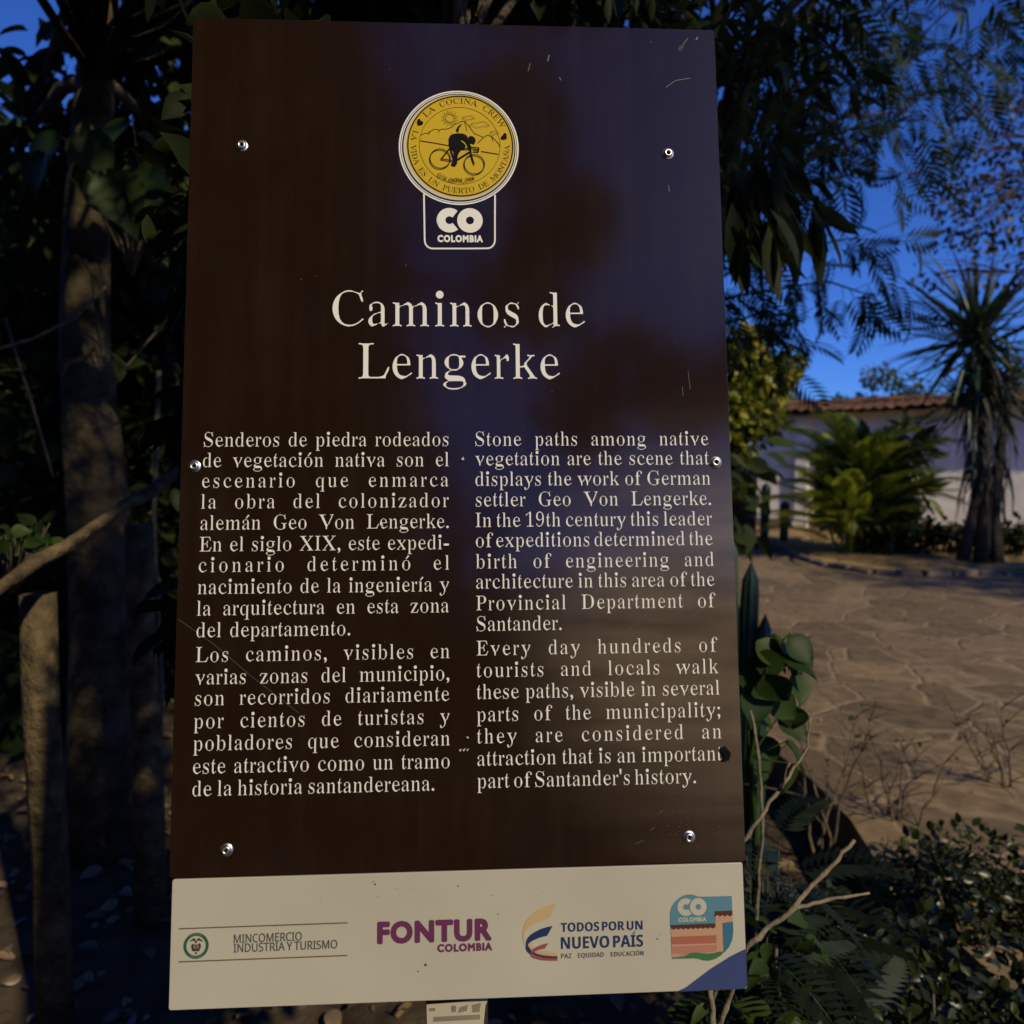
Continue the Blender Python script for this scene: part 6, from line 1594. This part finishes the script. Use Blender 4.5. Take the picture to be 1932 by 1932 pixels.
for i, (u, v, Y, rad, n_, lab) in enumerate((
        (1790, 1660, 2.45, .32, 900, 'glossy dark leaved bush with bright glints before the paving'),
        (1905, 1650, 2.5, .32, 800, 'glossy bush cut by the right edge beside the paving'),
        (1850, 1850, 1.9, .30, 900, 'glossy bush in the bottom right corner'),
        (1620, 1790, 2.0, .22, 340, 'low glossy bush behind the tip of the pale forked branch'),
        (1700, 1900, 1.75, .22, 360, 'low dark bush at the bottom between sign and right corner'),
        (1450, 1900, 1.35, .16, 160, 'broad leaved bush under the bottom right sign corner'))):
    bush('glossy_bush', lab, W(u, v, Y), rad, n_, OVATE, .038 if i != 5 else .065, M_LEAF_GLOSS if i != 5 else M_LEAF_VINE, 'glossy bushes by the path')

for i, (u, v, Y, s, k, lab) in enumerate((
        (1460, 1580, 1.75, .22, 46, 'dark fern behind the right sign edge above the pale branch'),
        (1520, 1760, 1.7, .21, 46, 'dark fern behind the pale forked branch'),
        (1430, 1760, 1.45, .2, 36, 'dark fern close against the lower right sign edge'),
        (1580, 1900, 1.6, .2, 40, 'dark fern at the bottom beside the low bush'))):
    c = W(u, v, Y); c = Vector((c.x, c.y, GZ))
    top_ = W(u, v, Y).z
    rt = empty('fern', c, lab, 'fern', 'ferns beside the sign')
    b = MB(); P, D, U = [], [], []
    for q in range(k):
        a = random.uniform(0, 2 * math.pi)
        o_ = Vector((math.cos(a), math.sin(a), 0))
        p = Vector((o_.x * .08 * random.random(), o_.y * .08 * random.random(), (top_ - GZ) * random.uniform(.45, 1.0)))
        b.tube([(0, 0, 0), p * .6 - o_ * .01, p], [.004, .003, .002], 4)
        P.append(tuple(p + c)); D.append((o_.x, o_.y, random.uniform(-.1, .9))); U.append((-o_.x * .3, -o_.y * .3, 1))
    b.build('stalks', M_LEAF_FERN, rt)
    leaves('fronds', FERN, P, D, rng.uniform(.7, 1.2, len(P)) * s, M_LEAF_FERN, rt, up=np.array(U), roll=.2)

# low plants and bulbous pots of leaves along the wall
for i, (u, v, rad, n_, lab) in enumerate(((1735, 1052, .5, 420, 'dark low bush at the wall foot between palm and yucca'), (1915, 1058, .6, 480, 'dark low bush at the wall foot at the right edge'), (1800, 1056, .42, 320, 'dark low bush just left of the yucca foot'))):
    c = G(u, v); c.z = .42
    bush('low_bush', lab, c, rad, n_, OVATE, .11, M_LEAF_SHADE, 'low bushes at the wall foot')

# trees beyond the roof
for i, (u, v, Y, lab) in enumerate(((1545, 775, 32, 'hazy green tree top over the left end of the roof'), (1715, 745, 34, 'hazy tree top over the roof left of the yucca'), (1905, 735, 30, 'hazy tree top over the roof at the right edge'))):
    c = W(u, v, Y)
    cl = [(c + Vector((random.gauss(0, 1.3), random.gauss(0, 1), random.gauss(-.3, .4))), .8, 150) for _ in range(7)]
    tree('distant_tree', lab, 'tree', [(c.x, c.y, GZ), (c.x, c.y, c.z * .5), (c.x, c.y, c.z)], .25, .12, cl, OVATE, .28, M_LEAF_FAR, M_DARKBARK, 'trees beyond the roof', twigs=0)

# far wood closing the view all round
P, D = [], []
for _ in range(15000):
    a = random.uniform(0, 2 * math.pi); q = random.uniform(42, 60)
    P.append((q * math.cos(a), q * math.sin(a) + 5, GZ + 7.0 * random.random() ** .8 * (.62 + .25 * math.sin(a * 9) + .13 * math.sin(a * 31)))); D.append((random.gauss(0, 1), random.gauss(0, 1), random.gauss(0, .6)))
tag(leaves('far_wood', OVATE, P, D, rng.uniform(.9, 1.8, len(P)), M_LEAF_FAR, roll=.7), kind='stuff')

# overhead wires
M_WIRE = paint('wire_black', (0.02, 0.02, 0.022), 0.6)
for i, (q, lab) in enumerate((([(1270, 620, 22), (1651, 476, 21), (1809, 425, 20), (2200, 310, 18)], 'lower of two thin wires crossing the sky'), ([(1270, 590, 22), (1707, 413, 21), (1809, 368, 20), (2200, 215, 18)], 'upper of two thin wires crossing the sky'))):
    pts = [W(*p) for p in q]
    full = []
    for a, b in zip(pts, pts[1:]):
        for k in range(8): full.append(a.lerp(b, k / 8))
    full.append(pts[-1])
    b = MB(); b.tube([p - full[0] for p in full], .011, 5)
    o = b.build('overhead_wire', M_WIRE); o.location = full[0]
    tag(o, lab, 'wire', 'overhead wires')

# shade tree standing outside the frame on the right: it throws the shadow on the far paving
cl = [((10.9 + random.gauss(0, .6), 5.2 + random.gauss(0, 1.1), 4.6 + random.gauss(0, .7)), .9, 230) for _ in range(16)]
cl2 = [((4.8 + random.gauss(0, .8), -.3 + random.gauss(0, .9), 6.8 + random.gauss(0, .5)), .8, 260) for _ in range(15)]  # crown of an unseen tree, added to keep the mango leaves dark
tree('shade_tree', 'tall dark tree added out of view right of the viewpoint to shade the mango', 'tree', [(4.5, -2.7, 0), (4.5, -2.65, 1.5), (4.55, -2.3, 3.2), (4.65, -1.6, 4.8), (4.8, -.7, 6.3)], .17, .09, cl2, OVATE, .18, M_LEAF_DARK, M_DARKBARK, twigs=1)
tree('shade_tree', 'broad dark tree standing on the paving to the right of the view', 'tree', [(12.3, 6.6, 0), (12.1, 6.5, 1.5), (11.7, 6.2, 3), (11.2, 5.6, 4.2)], .2, .12, cl, OVATE, .17, M_LEAF_DARK, M_DARKBARK, twigs=1)

# ------------------------------------------------------------------ left side: dark grove with a rail fence
canopy, shade_boughs = [], []
for _ in range(26):                                       # boughs added over the viewpoint and behind the sign to shade the left side
    y_ = random.uniform(-.35, 2.4)
    z_ = (3.95 + (.0 - y_) * .97 if y_ < 1.35 else 2.75) + random.uniform(0, .8)
    shade_boughs.append(((random.uniform(-1.7, .75), y_, z_), .38, 230))
for _ in range(46):
    canopy.append(((random.uniform(-4.5, 1.6), random.uniform(-1.2, 5.5), random.uniform(4.4, 6.2)), .75, 150))
for u, v, Y, r, n_ in ((40, 260, 4.2, .4, 60), (170, 140, 4.4, .4, 70), (280, 40, 4.2, .5, 110), (330, 180, 4.6, .5, 140), (100, 330, 4.4, .45, 90), (240, 300, 4.8, .55, 160), (20, 420, 4.6, .5, 150), (500, -30, 4.2, .5, 120), (620, -60, 4.2, .5, 120), (420, -20, 4.6, .5, 120)):
    canopy.append((W(u, v, Y), r, n_))
tb0 = G(190, 1400, GZ); tb0 = W(195, 1300, 3.3); 
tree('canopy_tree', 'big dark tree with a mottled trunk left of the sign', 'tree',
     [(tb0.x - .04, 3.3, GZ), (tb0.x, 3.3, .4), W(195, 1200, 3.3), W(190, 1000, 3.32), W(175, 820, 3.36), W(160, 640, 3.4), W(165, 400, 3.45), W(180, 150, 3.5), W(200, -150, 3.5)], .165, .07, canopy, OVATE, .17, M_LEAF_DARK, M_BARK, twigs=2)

ct = bpy.data.objects['canopy_tree']
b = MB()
for c, r, k in shade_boughs:
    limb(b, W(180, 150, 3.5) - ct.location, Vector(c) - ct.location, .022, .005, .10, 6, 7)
b.build('shade_limbs', M_SHADEBARK, ct)
P, D = puffs(shade_boughs)
leaves('shade_foliage', LANCE, P, D, rng.uniform(.07, .13, len(P)), M_LEAF_SHADE, ct)

for i, (u, v, Y, lab) in enumerate(((40, 700, 5.4, 'dark bushy tree at the far left edge behind the rail'), (330, 640, 5.6, 'dark bushy tree right against the left sign edge'), (190, 560, 6.4, 'dark bushy tree behind the mottled trunk'), (-120, 500, 6.5, 'dark tree half outside the left edge'), (430, 560, 7.2, 'dark tree mostly hidden behind the sign'))):
    c = W(u, v, Y)
    cl = []
    for _ in range(26):
        cl.append(((c.x + random.gauss(0, .55), c.y + random.gauss(0, .5), random.uniform(.1, c.z + 1.0)), .5, 120))
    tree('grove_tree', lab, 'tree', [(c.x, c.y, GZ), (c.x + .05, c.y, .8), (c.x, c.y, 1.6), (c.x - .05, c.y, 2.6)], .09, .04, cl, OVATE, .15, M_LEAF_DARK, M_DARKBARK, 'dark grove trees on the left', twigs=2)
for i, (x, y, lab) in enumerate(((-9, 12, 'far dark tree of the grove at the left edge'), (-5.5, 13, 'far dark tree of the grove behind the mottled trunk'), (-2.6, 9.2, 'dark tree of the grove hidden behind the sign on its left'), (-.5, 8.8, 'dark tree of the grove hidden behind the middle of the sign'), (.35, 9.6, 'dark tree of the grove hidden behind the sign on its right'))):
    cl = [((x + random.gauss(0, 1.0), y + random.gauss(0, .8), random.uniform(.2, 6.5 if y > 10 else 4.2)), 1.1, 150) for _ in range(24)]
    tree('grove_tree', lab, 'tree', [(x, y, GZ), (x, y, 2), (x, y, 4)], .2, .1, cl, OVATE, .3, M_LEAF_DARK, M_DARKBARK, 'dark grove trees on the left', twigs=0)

# big soft leaves of a creeper
cr = empty('broad_leaf_creeper', W(250, 520, 2.9), 'creeper with big soft green leaves hanging left of the sign top', 'plant')
P, D = [], []
mb_ = MB(); cbase = Vector(cr.location)
for (u, v, s) in ((235, 350, 1), (200, 330, 1.0), (265, 390, 1.1), (215, 400, 1.0), (180, 300, .8), (150, 255, .8), (250, 230, .8), (120, 260, .8), (270, 320, .8), (85, 290, .8)):
    p = W(u, v, 2.9 + random.uniform(-.25, .25))
    P.append(tuple(p)); D.append((random.gauss(.2, .5), random.gauss(-.4, .3), random.gauss(-.7, .25)))
    mb_.tube([Vector((0, 0, 0)), (p - cbase) * .55 + Vector((0, .08, .05)), p - cbase], [.006, .004, .002], 5)
mb_.build('stems', M_DRYTWIG, cr)
leaves('leaves', HEART, P, D, rng.uniform(.17, .24, len(P)), M_LEAF_VINE, cr, up=np.tile((0, -.6, .6), (len(P), 1)), roll=.3)
lb = empty('leafy_sprig', W(20, 1120, 2.3), 'sprig of light green leaves growing over the fence rail', 'plant')
P, D = [], []
mb_ = MB(); cbase = Vector(lb.location)
for _ in range(26):
    p = W(random.uniform(-20, 112), random.uniform(985, 1050), 2.25 + random.uniform(-.1, .1))
    P.append(tuple(p)); D.append((random.gauss(.1, .7), random.gauss(-.4, .4), random.gauss(-.2, .5)))
    mb_.tube([Vector((0, 0, 0)), p - cbase], [.004, .0015], 4)
mb_.build('stems', M_DRYTWIG, lb)
leaves('leaves', HEART, P, D, rng.uniform(.04, .07, len(P)), M_LEAF_VINE, lb, up=np.tile((0, -.6, .6), (len(P), 1)), roll=.4)

cl = [((random.uniform(-.48, .1), random.uniform(1.22, 1.65), random.uniform(.7, 2.9)), .2, 70) for _ in range(34)]  # foliage added behind the sign to shade the fence posts and mottled trunk
cl += [((random.uniform(-.46, -.3), random.uniform(1.08, 1.2), random.uniform(1.3, 2.1)), .08, 36) for _ in range(28)]
cl += [((random.uniform(-.3, .25), random.uniform(1.1, 1.45), random.uniform(2.45, 3.1)), .2, 70) for _ in range(18)]
tree('added_slim_tree', 'slim leafy tree added right behind the brown sign to shade the fence', 'tree', [(-.1, 1.35, GZ), (-.12, 1.35, .8), (-.08, 1.33, 1.6), (-.1, 1.3, 2.2)], .035, .014, cl, OVATE, .07, M_LEAF_SHADE, M_SHADEBARK, twigs=0)
# thin lianas and bare stems in the grove
for i, (pts, r, lab) in enumerate((
        ([(10, 600, 3.0), (40, 700, 3.0), (60, 760, 3.0), (100, 900, 3.05)], .006, 'thin liana at the far left above the rail'),
        ([(150, 620, 3.0), (240, 690, 3.1), (300, 620, 3.2), (350, 560, 3.3)], .005, 'thin liana curving between trunk and sign'),
        ([(-10, 660, 2.8), (60, 640, 2.9), (140, 600, 3.0), (200, 540, 3.1)], .007, 'thin grey stem crossing before the mottled trunk'),
        ([(300, 1930, 3.2), (295, 1600, 3.3), (305, 1300, 3.4), (290, 1000, 3.5), (300, 700, 3.6)], .012, 'slim upright stem just left of the sign'))):
    b = MB(); q = [W(*p) for p in pts]
    b.tube([p - q[0] for p in q], r, 6, wob=.1)
    o = b.build('liana', M_DRYTWIG); o.location = q[0]
    tag(o, lab, 'liana', 'lianas in the grove')

# rail fence
M_RAIL = paint('weathered_rail', (0.085, 0.063, 0.034), 0.85, 0.2, var=0.75, scale=16, bump=0.9, bscale=55, detail=9)
fr = empty('rail_fence', W(72, 1500, 2.2), 'weathered round rail fence on the left with two posts', 'fence')
fr.location.z = GZ
fb = Vector(fr.location)
b = MB()
ra, rb = W(-260, 1275, 1.55), W(420, 838, 3.0)
b.tube([ra.lerp(rb, i / 12) - fb + Vector((0, 0, .008 * math.sin(i * 2.1))) for i in range(13)], [.019 + .0025 * math.sin(i * 1.7) for i in range(13)], 14, wob=.09)
b.build('rail', M_RAIL, fr)
for (u, Y, vt, r) in ((72, 2.2, 1120, .050), (262, 2.75, 990, .052)):
    p = W(u, vt, Y) - fb
    b = MB()
    b.tube([(p.x, p.y, 0), (p.x + .008, p.y, p.z * .4), (p.x - .006, p.y, p.z * .75), (p.x, p.y, p.z)], [r * 1.1, r, r * .98, r * .95], 16, wob=.09)
    b.build('post', M_RAIL, fr)

# leaf litter
P, D = [], []
for _ in range(2600):
    x, y = random.uniform(-3.6, 1.4), random.uniform(.9, 6)
    P.append((x, y, GZ + random.uniform(.005, .05))); D.append((random.gauss(0, 1), random.gauss(0, 1), random.gauss(.05, .25)))
tag(leaves('leaf_litter', OVATE, P, D, rng.uniform(.03, .09, len(P)), M_LITTER, roll=.5), kind='stuff')
P, D = [], []
for _ in range(9000):
    p = kerb[0].lerp(back[0], random.random()) if False else None
    i = random.randrange(len(kerb) - 1); t = random.random(); s = random.random()
    q = kerb[i].lerp(kerb[i + 1], t).lerp(back[i].lerp(back[i + 1], t), s)
    P.append((q.x, q.y, .09)); D.append((random.gauss(0, .6), random.gauss(0, .6), 1))
M_GRASS = leafmat('dry_grass', (0.12, 0.085, 0.025), (0.26, 0.18, 0.06), 0.7, 0.2)
tag(leaves('dry_grass', GRASS, P, D, rng.uniform(.05, .12, len(P)), M_GRASS, roll=.4), kind='stuff')

P, D = [], []
for _ in range(900):
    x, y = random.uniform(1.55, 9), random.uniform(1.5, 13)
    P.append((x, y, .012)); D.append((random.gauss(0, 1), random.gauss(0, 1), random.gauss(.05, .15)))
tag(leaves('path_litter', OVATE, P, D, rng.uniform(.015, .05, len(P)), M_LITTER, roll=.35), kind='stuff')

# trees behind the viewer: the sign's gloss mirrors them on its left half
for i, (x, y, lab) in enumerate(((-1.62, -3.6, 'dark tree behind the viewpoint facing the sign'), (-4.6, -2.6, 'wide dark tree behind the viewpoint on the left'), (-5.2, .6, 'dark tree left of the viewpoint'))):
    cl = [((x + random.uniform(-1.3, 1.2), y + random.uniform(-1, .8), random.uniform(.8, 7.0)), .95, 300) for _ in range(34)]
    if i == 0: cl += [((.85, -3.6, 5.0), .38, 150), ((.55, -3.6, 4.3), .35, 130), ((1.35, -3.6, 3.75), .3, 90), ((1.8, -3.7, 3.6), .32, 90), ((2.3, -3.8, 3.75), .3, 70), ((.5, -3.6, 5.9), .4, 120), ((.9, -3.6, 3.3), .3, 80)]
    tree('roadside_tree', lab, 'tree', [(x, y, GZ), (x, y, 2), (x, y, 4.5)], .25, .12, cl, OVATE, .24, M_LEAF_DARK, M_DARKBARK, 'trees behind the viewpoint', twigs=0)
for i in range(5):
    x, y = -1.5 + i * 2.2, -9 - (i % 2)
    c = Vector((x, y, 2.3))
    bush('hedge_bush', ['round hedge bush behind the viewpoint', 'tall hedge bush across the road', 'hedge bush across the road in the middle', 'wide hedge bush across the road', 'last hedge bush across the road on the right'][i], c, 1.7, 1500, OVATE, .2, M_LEAF_DARK, 'hedge across the road', stems=9)
